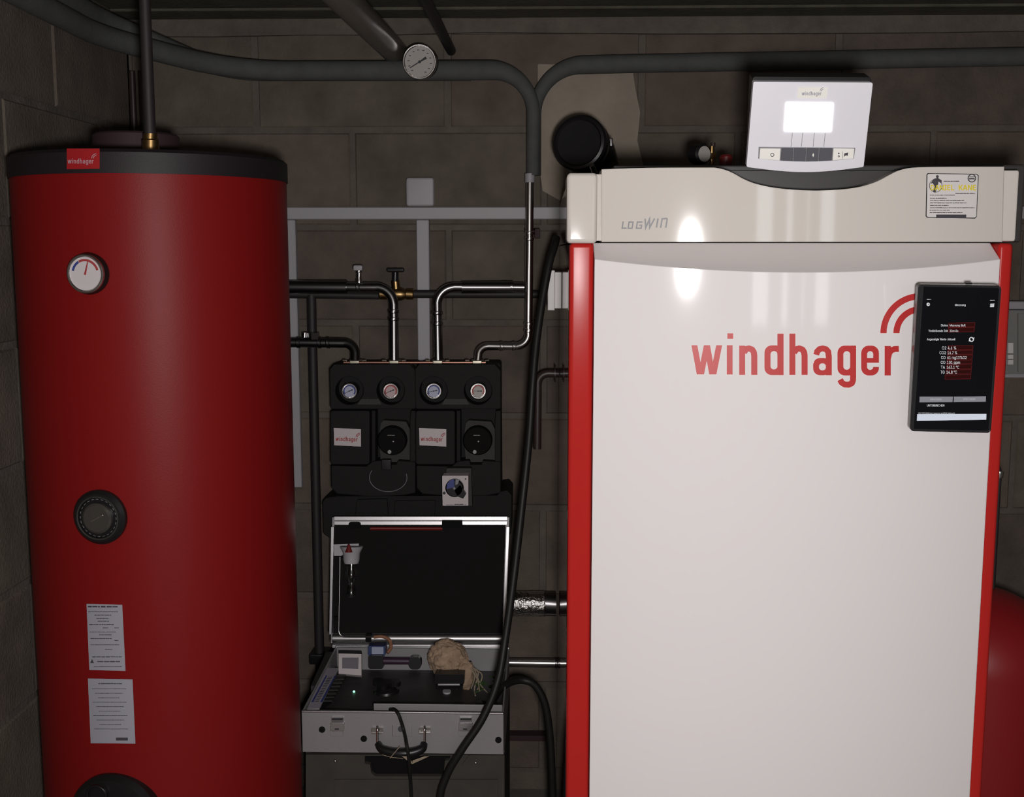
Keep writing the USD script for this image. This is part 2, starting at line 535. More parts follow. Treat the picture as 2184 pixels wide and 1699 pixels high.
# ================================================================== the setting
YW, XL, XR, YR, ZC = 2.98, -1.08, 2.6, -1.9, 2.083


def struct(name, loc=(0, 0, 0)):
    return thing(name, None, None, loc, kind='structure')


fl = obj('floor', box(XL - .2, XR + .2, YR - .2, YW + .2, -0.12, 0), 'floor')
tag(stage.GetPrimAtPath(fl), kind='structure')

ceil = struct('ceiling', (0, 0, ZC))
obj('slab', box(XL - .2, XR + .2, YR - .2, YW + .2, ZC + .012, ZC + .15), 'ceiling', ceil)
y = YW - 0.005
k = 0
while y > YR:
    wd = 0.118 + 0.012 * math.sin(k * 2.3)
    dz = 0.004 * math.sin(k * 1.9) + 0.004
    obj('plank', cbox(XL, XR, y - wd + .006, y, ZC - .004 + dz, ZC + .02, .003), 'ceiling', ceil)
    y -= wd
    k += 1


def block_wall(name, to_world, length, base, first, open_=None):
    """Concrete blocks 0.5 x 0.25 m in running bond, joints struck back. to_world(s, d, z): s along the wall, d out of it."""
    w = struct(name)
    c = [to_world(s, d, z) for s in (0, length) for d in (-.16, -.004) for z in (0, ZC + .05)]
    obj('mortar', tm(m3.Manifold.hull_points(np.array(c))), 'mortar', w)
    z0, row = base, 0
    while z0 < ZC:
        z1 = min(z0 + .25, ZC + .02)
        s0 = first - (.25 if row % 2 else 0)
        while s0 < length:
            a, b = max(s0, 0) + .006, min(s0 + .5, length) - .006
            if b - a > .03 and z1 - z0 > .05 and not (open_ and open_(a, b, z0, z1)):
                j = 0.0012 * math.sin(row * 7.1 + s0 * 13)
                q = [to_world(s, d, z) for s, z, d in
                     [(a, z0 + .006, -.02), (b, z0 + .006, -.02), (a, z1 - .006, -.02), (b, z1 - .006, -.02)] +
                     [(a + .001, z0 + .007, -.004 + j), (b - .001, z0 + .007, -.004 + j), (a + .001, z1 - .007, -.004 + j), (b - .001, z1 - .007, -.004 + j)] +
                     [(a + .005, z0 + .011, j), (b - .005, z0 + .011, j), (a + .005, z1 - .011, j), (b - .005, z1 - .011, j)]]
                obj('block', tm(m3.Manifold.hull_points(np.array(q))), 'block%d' % rng.randrange(4), w, smooth=False)
            s0 += .5
        z0 += .25
        row += 1
    return w


wb = block_wall('wall_back', lambda s, d, z: (XL + s, YW - d, z), XR - XL, 0.055 - .25, -.17)
# a bead of mortar between the top course and the ceiling, and the plastered patch round the flue
vv = []
bead = trimesh.creation.box((XR - XL, .012, .034)).subdivide().subdivide().subdivide().subdivide()
bv = np.asarray(bead.vertices)
nz = meshkit.fbm(bv * (18, 1, 1) + (3, 0, 0), 3, 5)
bead.vertices = np.c_[bv[:, 0] + (XL + XR) / 2, bv[:, 1] + YW - .004 - (nz - .4) * .012 * (bv[:, 1] < 0), bv[:, 2] * (0.7 + nz) + ZC - .018]
obj('mortar_bead', bead, 'mortar', wb, smooth=True)
PW = Plane((0, YW, 1.5), (0, -1, 0))
patch = Polygon([(1150, 140), (1345, 145), (1352, 190), (1362, 240), (1356, 300), (1368, 350), (1362, 420), (1205, 430), (1160, 405), (1150, 330)]).buffer(6).buffer(-3)
obj('plaster_patch', PW.slab(patch, -.002, .004), 'plaster', wb)
block_wall('wall_left', lambda s, d, z: (XL + d, YR + s, z), YW - YR, 0.055 - .25, -.08)
wr = obj('wall_right', box(XR, XR + .15, YR, YW, 0, ZC + .05), 'rearwall')
tag(stage.GetPrimAtPath(wr), kind='structure')
# the wall behind the camera, with a window of three narrow lights
WX0, WX1, WZ0, WZ1 = 0.58, 1.72, 1.10, 1.90
rear = trimesh.util.concatenate([box(XL, WX0, YR - .15, YR, 0, ZC + .05), box(WX1, XR, YR - .15, YR, 0, ZC + .05), box(WX0, WX1, YR - .15, YR, 0, WZ0), box(WX0, WX1, YR - .15, YR, WZ1, ZC + .05)])
wre = obj('wall_rear', rear, 'rearwall')
tag(stage.GetPrimAtPath(wre), kind='structure')
win = struct('window_1', (1.15, YR - .08, WZ0))
slots = [(0.65, 0.85), (1.02, 1.10), (1.28, 1.31), (1.45, 1.64)]
edges = [WX0] + [e for s in slots for e in s] + [WX1]
fr = [box(edges[i], edges[i + 1], YR - .10, YR - .05, WZ0, WZ1) for i in range(0, len(edges), 2)]
fr += [box(a, b, YR - .10, YR - .05, z0, z1) for a, b in slots for z0, z1 in ((WZ0, WZ0 + .03), (WZ1 - .03, WZ1))]
obj('window_frame', fr, 'wood', win)
for a, b in slots:
    obj('pane', box(a, b, YR - .078, YR - .072, WZ0 + .03, WZ1 - .03), 'glass', win)

# ================================================================== the boiler
YB = 1.815
bx0, bx1 = P(1212, 900, YB)[0], P(2161, 560, YB)[0]
zh0 = P(1283, 516, 1.80)[2]                     # bottom of the header
zt = P(1283, 361, 1.79)[2]                      # its top
YBK = 2.92
bo = thing('boiler', 'large boiler with white door between red side strips and a beige header', 'boiler', ((bx0 + bx1) / 2, (YB + YBK) / 2, 0))
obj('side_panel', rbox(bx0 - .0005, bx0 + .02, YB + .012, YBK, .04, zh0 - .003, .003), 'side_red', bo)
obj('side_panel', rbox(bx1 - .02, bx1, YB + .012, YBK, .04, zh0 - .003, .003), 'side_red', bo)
obj('base', rbox(bx0 + .01, bx1 - .01, YB + .03, YBK - .01, 0, .05, .004), 'black_matt', bo)
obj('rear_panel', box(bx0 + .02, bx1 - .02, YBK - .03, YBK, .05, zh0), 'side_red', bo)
# the door: bowed outwards, its top cut to a slope that forms the grip
YD, BOW = 1.805, 0.034
xl, xr = P(1268, 560, YD)[0], P(2133, 556, YD)[0]
xc, hw = (xl + xr) / 2, (xr - xl) / 2


def door_y(x):
    return YD - BOW * (1 - ((x - xc) / hw) ** 2)


xs = np.linspace(xl, xr, 41)
outline = Polygon([(x, door_y(x)) for x in xs] + [(xr, YD + .045), (xl, YD + .045)])
dm = m3.Manifold.extrude(m3.CrossSection([np.array(outline.exterior.coords)[:-1]]), 1.60) if False else man(trimesh.creation.extrude_polygon(outline, 1.60, engine='earcut'))
dm = dm.translate((0, 0, .06))
zl = P(1272, 553, YD)[2]
zm = P(1715, 581, YD - BOW)[2]
sl = (zl - zm) / BOW
n = unit((0, sl, -1))
dm = dm.trim_by_plane(tuple(n), float(np.dot(n, (0, YD, zl))))
dm = dm.trim_by_plane((0, 0, -1), -float(zh0 + .012))
a, b = P(2108, 512, YD + .02), P(2134, 552, YD)
n2 = unit((-(a[2] - b[2]), 0, a[0] - b[0]))
n2 = n2 if n2[0] < 0 else -n2
door = obj('door', tm(dm), 'white_door', bo, smooth=25)
zlo, zup = P(2130, 556, YB)[2] + .004, zh0 - .0015
obj('front_strip', [rbox(bx0, xl - .001, YB, YB + .05, .05, zup, .007, 4), box(xl - .002, xl + .03, YD + .047, YD + .05, .05, zup)], 'boiler_red', bo)
obj('front_strip', [rbox(xr + .001, bx1, YB, YB + .05, .05, zup, .007, 4), box(xr - .04, xr + .002, YD + .047, YD + .05, .05, zup)], 'boiler_red', bo)


def strips(poly, w=14.0):
    """Cuts an outline in pixels into upright strips so that it can follow a bow."""
    x0, y0, x1, y1 = poly.bounds
    n = max(1, int(math.ceil((x1 - x0) / w)))
    out = []
    for i in range(n):
        out += polys(poly.intersection(sbox(x0 + (x1 - x0) * i / n, y0 - 1, x0 + (x1 - x0) * (i + 1) / n, y1 + 1)))
    return out


def on_bow(poly, back, front, yfun, cut=14.0):
    """Lays an outline given in pixels on a bowed front whose depth is yfun(x, z)."""
    out = []
    for part in polys(poly):
        for p in strips(part, cut):
            t = trimesh.creation.extrude_polygon(shapely.segmentize(p, 6.0), 1.0, engine='earcut')
            q = []
            for x, yy, h in np.asarray(t.vertices):
                d = ray(x, yy)
                t0 = 1.79 / d[1]
                for _ in range(12):
                    t0 = yfun(d[0] * t0, EYE[2] + d[2] * t0) / d[1]
                q.append(EYE + d * t0 + (0, -(back + h * (front - back)), 0))
            t = trimesh.Trimesh(q, t.faces, process=False)
            trimesh.repair.fix_normals(t)
            out.append(t)
    return trimesh.util.concatenate(out)


def on_door(poly, back, front):
    return on_bow(poly, back, front, lambda x, z: door_y(x))


kx = 540 / 2184
obj('lettering', on_door(affinity.affine_transform(LOGO, [kx, 0, 0, kx, 1440, 600]), -.0003, .0005), 'print_red', bo + '/door', smooth=False, label='large red word across the door')
obj('emblem', on_door(affinity.affine_transform(ARCS, [kx, 0, 0, kx, 1440, 600]), -.0003, .0005), 'print_red', bo + '/door', smooth=False, label='two red concentric arcs after the word')

# the header: tilted to face a little downwards, wavy upper edge dipping under the control unit
ht = math.radians(1.25)
HP = Plane(P(1283, 516, 1.793), (0, -math.cos(ht), -math.sin(ht)))
wave = [(1283, 361), (1520, 357), (1540, 360), (1562, 368), (1585, 381), (1610, 391), (1645, 399), (1690, 404), (1740, 406), (1790, 404), (1835, 398), (1870, 387), (1895, 374), (1915, 364), (1940, 358), (1970, 356), (2142, 355)]
HT = math.tan(ht)


def head_y(x, z):
    return 1.793 - HT * (z - zh0) - BOW * (1 - min(1.0, ((x - xc) / hw) ** 2))


def on_head(poly, back, front, cut=14.0):
    return on_bow(poly, back, front, head_y, cut)


def bow_point(px, py):
    d = ray(px, py)
    t0 = 1.79 / d[1]
    for _ in range(12):
        t0 = head_y(d[0] * t0, EYE[2] + d[2] * t0) / d[1]
    return EYE + d * t0


wx_ = np.array([w_[0] for w_ in wave], float)
wy_ = np.array([w_[1] for w_ in wave], float)
cols = np.r_[np.linspace(1283, 1518, 16), np.linspace(1522, 1972, 151), np.linspace(1980, 2142, 14)]
ty = PchipInterpolator(wx_, wy_)(cols)
for _ in range(6):
    ty[17:-15] = (ty[16:-16] + 2 * ty[17:-15] + ty[18:-14]) / 4
V, F = [], []
for x_, y_ in zip(cols, ty):
    a_, b_ = bow_point(x_, y_), bow_point(x_ - 4 * (x_ - 1283) / 859, 516 - 4 * (x_ - 1283) / 859)
    b_[2] = zh0
    V += [a_, b_, a_ + (0, .006 + 1.86 - a_[1], 0), np.array([b_[0], 1.866, b_[2]])]
for i in range(len(cols) - 1):
    a_, b_ = 4 * i, 4 * i + 4
    F += [(a_, a_ + 1, b_ + 1), (a_, b_ + 1, b_), (a_ + 2, b_ + 3, a_ + 3), (a_ + 2, b_ + 2, b_ + 3), (a_, b_, b_ + 2), (a_, b_ + 2, a_ + 2), (a_ + 1, a_ + 3, b_ + 3), (a_ + 1, b_ + 3, b_ + 1)]
e_ = 4 * (len(cols) - 1)
F += [(0, 2, 3), (0, 3, 1), (e_, e_ + 3, e_ + 2), (e_, e_ + 1, e_ + 3)]
hm = trimesh.Trimesh(V, F, process=False)
trimesh.repair.fix_normals(hm)
obj('header_panel', hm, 'beige', bo)
# end pieces of the header
hx0, hx1 = P(1211, 440, 1.805)[0], P(1274, 440, 1.805)[0]
obj('header_end', rbox(hx0 - .002, hx1, 1.803, 1.90, P(1240, 519, 1.803)[2], P(1240, 368, 1.803)[2], .007, 4), 'beige', bo)
hx2, hx3 = P(2120, 440, 1.805)[0], P(2170, 440, 1.805)[0]
obj('header_end', rbox(hx2, hx3, 1.803, 1.90, P(2150, 515, 1.803)[2], P(2150, 362, 1.803)[2], .004, 3), 'beige', bo)
obj('groove', box(hx1 - .003, P(1286, 440, 1.81)[0], 1.812, 1.86, zh0 + .002, zt - .006), 'beige', bo)
# dark cover on top and the dark fascia in the dip
ztop = P(1600, 352, 1.90)[2]
obj('top_cover', rbox(P(1307, 352, 1.86)[0], P(2186, 352, 1.86)[0], 1.855, YBK, zh0, P(1600, 352, 1.86)[2], .004), 'cover', bo)
obj('fascia', HP.slab(Polygon([(1500, 372), (1530, 362), (1960, 362), (1980, 372), (1960, 430), (1520, 430)]), -.062, -.035), 'cover', bo)
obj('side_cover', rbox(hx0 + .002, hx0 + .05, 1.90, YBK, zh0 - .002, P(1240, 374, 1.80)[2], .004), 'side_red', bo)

# lettering LOGWIN on the header
LP = []
kz = 1 / 4.72


def lw(pts, s=13):
    return LineString([(1150 + x * kz, 200 + yy * kz) for x, yy in pts]).buffer(s * kz / 2, cap_style='flat', join_style='mitre')


LP.append(lw([(846, 1284), (834, 1352), (880, 1352)]))
LP.append(lw([(905, 1290), (945, 1290), (935, 1353), (895, 1353), (905, 1290), (930, 1290)]))
LP.append(lw([(1040, 1290), (988, 1290), (978, 1353), (1026, 1353), (1032, 1322), (1006, 1322)]))
LP.append(lw([(1066, 1256), (1072, 1346), (1110, 1262), (1112, 1346), (1162, 1254)], 15))
LP.append(lw([(1196, 1254), (1180, 1346)], 16))
LP.append(lw([(1222, 1348), (1238, 1258), (1282, 1254), (1288, 1262), (1274, 1348)], 15))
obj('lettering', on_head(unary_union(LP), -.0002, .0006), 'print_grey', bo + '/header_panel', smooth=False, label='slanted grey lettering')

# the service sticker at the right of the header
st = obj('sticker', on_head(Polygon([(1979, 369), (2083, 371), (2087, 374), (2083, 462), (2079, 466), (1977, 464), (1974, 461), (1976, 372)]), .0001, .0008), 'print_black', bo, label='white service sticker with yellow name and black edge')
S = bo + '/sticker'
HP2 = Plane(HP.p0 + HP.n * .0008, HP.n)
obj('sheet', on_head(Polygon([(1980, 370.5), (2082, 372.5), (2085, 375), (2081.5, 461.5), (2078, 464), (1978, 462.5), (1975.8, 460), (1977.5, 373)]), .0006, .0013), 'white', S)
HP3 = Plane(HP.p0 + HP.n * .0013, HP.n)
def px_text(text, x0, x1, base, cap, bold=False):
    """Lettering as an outline in pixels."""
    t = meshkit.text_mesh(text, 1.0, 1.0, bold)
    v, f = np.asarray(t.vertices), np.asarray(t.faces)
    top = [Polygon(v[q, :2]) for q in f if abs(t.face_normals[list(f[:, 0]).index(q[0])][2]) >= 0 and (v[q, 2] > .5).all()]
    g = unary_union([p_.buffer(1e-4) for p_ in top if p_.area > 0])
    a, c, b, d = g.bounds
    return affinity.affine_transform(g, [(x1 - x0) / (b - a), 0, 0, -cap, x0 - a * (x1 - x0) / (b - a), base])


obj('lettering', on_head(unary_union([px_text('DANIEL', 1984, 2034, 405.5, 11, True), px_text('KANE', 2044, 2081, 405.5, 11, True)]), .0017, .0021), 'yellow', S, smooth=False)
rows = [(2012, 2045, 386.5), (1983, 2036, 416), (2037, 2079, 412.5), (1983, 2018, 422.5), (1983, 2056, 427.5), (1983, 2061, 432.8), (1983, 2023, 438), (1983, 2078, 443), (1982, 2025, 448.2), (1982, 2052, 453.5)]
obj('print', on_head(unary_union([scribble(x0, x1, yy, 1.6, i) for i, (x0, x1, yy) in enumerate(rows)] + [sbox(1996, 457.5, 2060, 465)]), .0012, .0016), 'print', S, smooth=False, kind='stuff')
emb0 = unary_union([circ(2072, 380, 9).difference(circ(2072, 380, 7)), sbox(2066, 376.5, 2078, 377.8), sbox(2066, 380, 2078, 382.5)])
obj('seal', on_head(emb0, .0012, .0016), 'print', S, smooth=False)
emb = unary_union([circ(1995, 396, 14).difference(circ(1995, 396, 13)), circ(1998.5, 376.5, 3), Polygon([(1990, 382), (1999, 379), (2008, 385), (2007, 391), (2001, 387), (1999, 398), (1994, 411), (1989, 409), (1993, 397), (1988, 390), (1984, 392)])])
obj('emblem', on_head(emb, .0012, .0016), 'print', S, smooth=False)

# the control unit standing in the dip, leaning towards the viewer
c0, c1, c2 = P(1592, 357, 1.80), P(1842, 357, 1.80), P(1607, 173, 1.757)
CP = Plane(c0, unit(np.cross(c1 - c0, c2 - c0)), c1 - c0)
bot = [(1592 + t * 250, 356 + 11 * math.sin(t * math.pi)) for t in np.linspace(0, 1, 17)]
face = Polygon([(1607, 174), (1862, 176)] + bot[::-1]).buffer(-4).buffer(4)
obj('control_unit', CP.slab(face, -.012, 0), 'panel_silver', bo, label='silver control unit with lit display')
C = bo + '/control_unit'
obj('rear_housing', CP.slab(Polygon([(1609, 167), (1863, 168), (1850, 340), (1600, 340)]).buffer(-5).buffer(5), -.045, -.0125), 'black', C)
obj('display', CP.slab(Polygon([(1676, 218), (1778, 219), (1773, 281), (1672, 280)]).buffer(-2).buffer(2), -.001, .0012), 'screen_on', C)
obj('name_plate', CP.slab(Polygon([(1702, 185), (1766, 186), (1763, 209.5), (1700, 209)]), -.001, .001), 'button_light', C)
CP2 = Plane(CP.p0 + CP.n * .001, CP.n, CP.u)
obj('lettering', [CP2.slab(logo_px(1710, 200, .0236), 0, .0004), CP2.slab(logo_px(1710, 200, .0236, ARCS), 0, .0004)], 'paper', C, smooth=False)
bar0 = lambda x, yy: (x, yy)
obj('button_bed', CP.slab(Polygon([(1618, 313), (1824, 315), (1821, 338)] + [(1617 + t * 204, 338 + 6.5 * math.sin(t * math.pi)) for t in np.linspace(1, 0, 9)]), -.001, .0006), 'print_grey', C)
bb = [(1621, 1664, 'button_light'), (1667, 1692, 'button_dark'), (1694, 1719, 'button_dark'), (1721, 1746, 'button_dark'), (1748, 1775, 'button_dark'), (1777, 1821, 'button_light')]
for x0, x1, m_ in bb:
    arc = lambda x: 337 + 6 * math.sin(math.pi * (x - 1617) / 204)
    obj('button', CP.slab(Polygon([(x0, 315.5), (x1, 316), (x1 - 2, arc(x1)), (x0 - 2, arc(x0))]).buffer(-.8).buffer(.8), .0003, .0028), m_, C)
marks = [circ(1646.5, 329, 4).difference(circ(1646.5, 329, 2.8)), circ(1788, 326, 1.7), circ(1788, 332, 2).difference(circ(1788, 332, 1)), sbox(1795.5, 322, 1796.2, 337), Polygon([(1800, 326), (1808, 324), (1807, 331), (1803, 330), (1799, 333)])]
obj('symbol', CP.slab(unary_union(marks), .0026, .0032), 'print', C, smooth=False)
obj('symbol', CP.slab(Polygon([(1733.5, 325), (1735.5, 329), (1733.5, 334), (1731.5, 330)]), .0026, .0032), 'button_light', C, smooth=False)
obj('marking', CP.slab(unary_union([line([(1690 - i * 0 + dx, 283), (1687 + dx, 313)], .9) for i, dx in enumerate((0, 22, 47, 70))]), -.0005, .0004), 'print_grey', C, smooth=False)
obj('stand', rbox(P(1660, 380, 1.84)[0], P(1790, 380, 1.84)[0], 1.835, 1.86, P(1700, 400, 1.85)[2], P(1700, 300, 1.85)[2], .004), 'cover', bo)

# ================================================================== phone on the boiler door
f0, f1, f2 = P(1940, 918, 1.742), P(2112, 922, 1.742), P(1963, 607, 1.712)
FP = Plane(f0, unit(np.cross(f1 - f0, f2 - f0)), f1 - f0)
phone = thing('tablet', 'black tablet showing flue gas readings, held on the boiler door by a mount', 'tablet', (f0 + f1) / 2)
pb = Polygon([(1958, 606), (2136, 609), (2113, 923), (1940, 919)]).buffer(-9).buffer(9)
obj('case', [FP.slab(pb, -.010, -.002), FP.slab(pb.buffer(-1.2), -.002, -.0005)], 'phone_case', phone)
obj('glass', FP.slab(pb.buffer(-5).intersection(Polygon([(1971, 600), (2140, 600), (2112, 930), (1948, 930)])), -.002, .0002), 'phone_glass', phone)
rim = pb.difference(pb.buffer(-1.3))
obj('rim', FP.slab(rim, -.0035, .0002), 'steel_dark', phone)
obj('button', FP.slab(sbox(2062, 603.5, 2075, 607), -.007, -.003), 'black', phone)
mid = FP.at(2040, 770, -.010)
obj('mount', rbox(mid[0] - .02, mid[0] + .02, mid[1] - .002, door_y(mid[0]) + .001, mid[2] - .025, mid[2] + .025, .004), 'black', phone)
G = phone + '/glass'
FQ = Plane(FP.p0 + FP.n * .0002, FP.n, FP.u)
zx = lambda z: 1920 + z * 264 / 1282
zy = lambda z: 590 + z * 350 / 1699
T = []
for s, a, b, base, cap in [('Messung', 567, 676, 302, 22), ('Status', 420, 494, 512, 22), ('Messung läuft', 512, 676, 512, 22), ('Verbleibende Zeit', 292, 492, 569, 22), ('22m41s', 512, 600, 569, 22), ('Angezeigte Werte', 275, 476, 657, 22), ('Aktuell', 488, 570, 657, 22),
                           ('O2', 432, 476, 752, 31), ('4.6 %', 492, 578, 752, 31), ('CO2', 406, 472, 801, 31), ('16.7 %', 490, 588, 801, 31), ('CO', 422, 468, 851, 31), ('61 mg13%O2', 487, 686, 851, 31), ('CO', 419, 466, 901, 31), ('101 ppm', 484, 618, 901, 31), ('TA', 420, 462, 951, 31), ('163.1 °C', 482, 608, 951, 31), ('TG', 417, 459, 1002, 31), ('14.8 °C', 478, 586, 1002, 31), ('UNTERBRECHEN', 276, 456, 1342, 22)]:
    T.append(FQ.text(s, zx(a), zx(b), zy(base), cap * .206, .0006, .00025))
zp = lambda pts: Polygon([(zx(a), zy(b)) for a, b in pts])
T.append(FQ.slab(unary_union([circ(zx(289), zy(285), 3.6).difference(sbox(zx(285), zy(279), zx(300), zy(287))), zp([(932, 278), (975, 276), (972, 288), (931, 290)]), zp([(931, 294), (972, 292), (970, 312), (930, 314)])]), .0002, .0006))
T.append(FQ.slab(unary_union([circ(zx(737), zy(648), 5.2).difference(circ(zx(737), zy(648), 3.3)).difference(line([(zx(705), zy(668)), (zx(770), zy(630))], 1.6)), zp([(708, 668), (735, 664), (716, 640)]), zp([(768, 628), (740, 632), (760, 658)])]), .0002, .0006))
for t_ in T:
    obj('lettering', t_, 'lit_white', G, smooth=False)
for t_ in (FQ.text('DRUCKEN', zx(310), zx(425), zy(1276), 3.6, .0007, .0004), FQ.text('SPEICHERN', zx(650), zx(775), zy(1274), 3.6, .0007, .0004)):
    obj('lettering', t_, 'lit_dim', G, smooth=False)
for k_, (a_, b_, c_, h_) in enumerate([(185, 565, 1410, 1.6), (275, 318, 234, 1.2), (930, 978, 243, 2.2)]):
    obj('status_print', FQ.slab(scribble(zx(a_), zx(b_), zy(c_), h_, 5 + k_), .0002, .0005), 'lit_dim', G, smooth=False, kind='stuff')
obj('display_bar', FQ.slab(zp([(175, 1422), (893, 1418), (890, 1479), (172, 1490)]), .00015, .0004), 'lit_bar', G, smooth=False)
obj('display_button', FQ.slab(zp([(200, 1240), (545, 1240), (540, 1296), (198, 1300)]), .00015, .0004), 'lit_grey', G, smooth=False)
obj('display_button', FQ.slab(zp([(555, 1240), (888, 1236), (885, 1292), (552, 1296)]), .00015, .0004), 'lit_grey', G, smooth=False)
fl_, fo = [], []
for a, b, c, d in [(502, 775, 476, 522), (497, 770, 526, 575), (494, 756, 712, 758), (490, 754, 762, 806), (487, 750, 811, 857), (482, 746, 862, 906), (478, 742, 912, 957), (474, 738, 962, 1006), (464, 734, 1014, 1062)]:
    q = zp([(a, c), (b, c - 4), (b - 4, d - 4), (a - 4, d)])
    fo.append(q.difference(q.buffer(-.7)))
    fl_.append(q.buffer(-.7))
for q_, o_ in zip(fl_, fo):
    obj('display_field', FQ.slab(q_, .0001, .0002), 'lit_maroon', G, smooth=False)
    obj('field_outline', FQ.slab(o_, .0001, .00025), 'lit_red', G, smooth=False)

# ================================================================== the hot water tank
def hit_angle(px, py):
    d = ray(px, py)
    return math.atan2(d[0], d[1])


aL, aR = hit_angle(27, 530), hit_angle(615, 530)
ac, ah = (aL + aR) / 2, (aR - aL) / 2
TD = 2.36
TR = TD * math.sin(ah)
TC = np.array([TD * math.sin(ac), TD * math.cos(ac)])


def on_tank(px, py, r=None):
    r = TR if r is None else r
    d = ray(px, py)
    a = d[0] ** 2 + d[1] ** 2
    b = -2 * (d[0] * TC[0] + d[1] * TC[1])
    c = TC @ TC - r * r
    disc_ = b * b - 4 * a * c
    t = (-b - math.sqrt(max(disc_, 0))) / (2 * a)
    p = EYE + d * t
    return p, unit((p[0] - TC[0], p[1] - TC[1], 0))


def sheet_on_tank(q, off, nx=8, ny=2, thick=.0006):
    """A thin sheet bent round the tank; q: the four corner pixels TL, TR, BR, BL."""
    q = np.array(q, float)
    V, F = [], []
    for lay in (off, off + thick):
        for j in range(ny + 1):
            for i in range(nx + 1):
                s, t = i / nx, j / ny
                px = (q[0] * (1 - s) + q[1] * s) * (1 - t) + (q[3] * (1 - s) + q[2] * s) * t
                p, nn = on_tank(*px)
                V.append(p + nn * lay)
    m_ = (nx + 1) * (ny + 1)
    for j in range(ny):
        for i in range(nx):
            a = j * (nx + 1) + i
            F += [(m_ + a, m_ + a + nx + 1, m_ + a + nx + 2), (m_ + a, m_ + a + nx + 2, m_ + a + 1), (a, a + nx + 2, a + nx + 1), (a, a + 1, a + nx + 2)]
    rim_ = [i for i in range(nx + 1)] + [j * (nx + 1) + nx for j in range(1, ny + 1)] + [ny * (nx + 1) + i for i in range(nx - 1, -1, -1)] + [j * (nx + 1) for j in range(ny - 1, 0, -1)]
    for a, b in zip(rim_, rim_[1:] + rim_[:1]):
        F += [(a, m_ + b, b), (a, m_ + a, m_ + b)]
    t = trimesh.Trimesh(V, F, process=False)
    trimesh.repair.fix_normals(t)
    return t


zb1 = on_tank(300, 367)[0][2]
zb2 = on_tank(300, 317)[0][2]
tank = thing('hot_water_tank', 'tall cylindrical red hot water tank with a dark lid at the left wall', 'water tank', (TC[0], TC[1], 0))
ax = (TC[0], TC[1], 0)
obj('jacket', lathe([(0, .05), (TR - .006, .05), (TR, .056), (TR, zb1), (TR - .005, zb1 + .004), (0, zb1 + .004)], ax, seg=128), 'tank_red', tank)
obj('foot_ring', lathe([(0, 0), (TR - .03, 0), (TR - .03, .052), (0, .052)], ax, seg=64), 'black_matt', tank)
obj('lid', lathe([(0, zb1 - .002), (TR + .0025, zb1 - .002), (TR + .0025, zb2 - .006), (TR - .004, zb2), (0, zb2 + .012)], ax, seg=128), 'cap_black', tank)
cz = P(290, 278, 2.20)
obj('lid_plug', lathe([(0, zb2), (.083, zb2), (.083, cz[2] - .005), (.078, cz[2] - .001), (0, cz[2])], (P(291, 300, 2.27)[0], 2.27, 0), seg=56), 'maroon', tank)
obj('badge', sheet_on_tank([(145, 317), (214, 317), (214, 360), (145, 361)], .0028, 6, 1), 'red_badge', tank, label='small red name badge')


def print_on_tank(g, off, th=.0004):
    g = shapely.segmentize(g, 3.0)
    out = []
    for p in polys(g):
        t = trimesh.creation.extrude_polygon(p, 1.0, engine='earcut')
        V = []
        for x, yy, h in np.asarray(t.vertices):
            q, nn = on_tank(x, yy)
            V.append(q + nn * (off + h * th))
        t = trimesh.Trimesh(V, t.faces, process=False)
        trimesh.repair.fix_normals(t)
        out.append(t)
    return trimesh.util.concatenate(out)


obj('lettering', print_on_tank(unary_union([logo_px(147, 345, .0305), logo_px(147, 345, .0305, ARCS)]), .0033), 'badge_white', tank + '/badge', smooth=False)
for nm, q in (('upper', [(185, 1287), (261, 1289), (268, 1430), (191, 1428)]), ('lower', [(188, 1446), (283, 1448), (289, 1585), (194, 1584)])):
    lab = obj('label_sheet', sheet_on_tank(q, .0002, 8, 2), 'paper', tank, label='silver paper data label with small print')
    x0, yy0 = q[0]
    if nm == 'upper':
        rows = [(3, 66, 6, 3), (3, 66, 17, 1.3), (16, 52, 24, 1.8), (20, 46, 31, 1.5), (22, 46, 37, 1.5), (4, 56, 44, 2), (32, 44, 51, 1.4), (57, 66, 51, 1.4), (4, 60, 60, 1.2), (24, 50, 66, 1.5), (5, 50, 74, 1.5), (56, 64, 78, 1.6), (5, 66, 87, 1.2), (35, 50, 97, 1.2), (7, 70, 113, 2), (17, 66, 123, 2.4), (9, 68, 134, 1)]
        extra = [Polygon([(x0 + 8, yy0 + 126), (x0 + 12, yy0 + 118), (x0 + 16, yy0 + 126)])]
    else:
        rows = [(22, 72, 11, 2)] + [(8 + (i % 3) * 6, 80 - (i * 7) % 21, 22 + 9.5 * i, 1) for i in range(10)]
        extra = [sbox(x0 + 60, yy0 + 126, x0 + 85, yy0 + 132)]
    lean = lambda r: 7 * r / 140
    g = unary_union([scribble(x0 + a + lean(r), x0 + b + lean(r), yy0 + r, h, int(r * 7 + len(nm))) for a, b, r, h in rows] + extra)
    obj('print', print_on_tank(g, .0008), 'print', lab, smooth=False)

# thermometer on the tank
p, nn = on_tank(192, 583)
th = obj('thermometer', lathe([(0, 0), (.036, 0), (.037, .006), (.0345, .013), (.033, .015), (.0, .015)], p - nn * .001, nn), 'black', tank, label='round white thermometer')
TQ = Plane(p + nn * .0142, nn)
obj('bezel', ringm(p + nn * .010, nn, .0292, .0342, .009, 56), 'chrome', th)
obj('dial', disc(p + nn * .0135, nn, .0298, .0025), 'dial', th)
DP = Plane(p + nn * .016, nn)


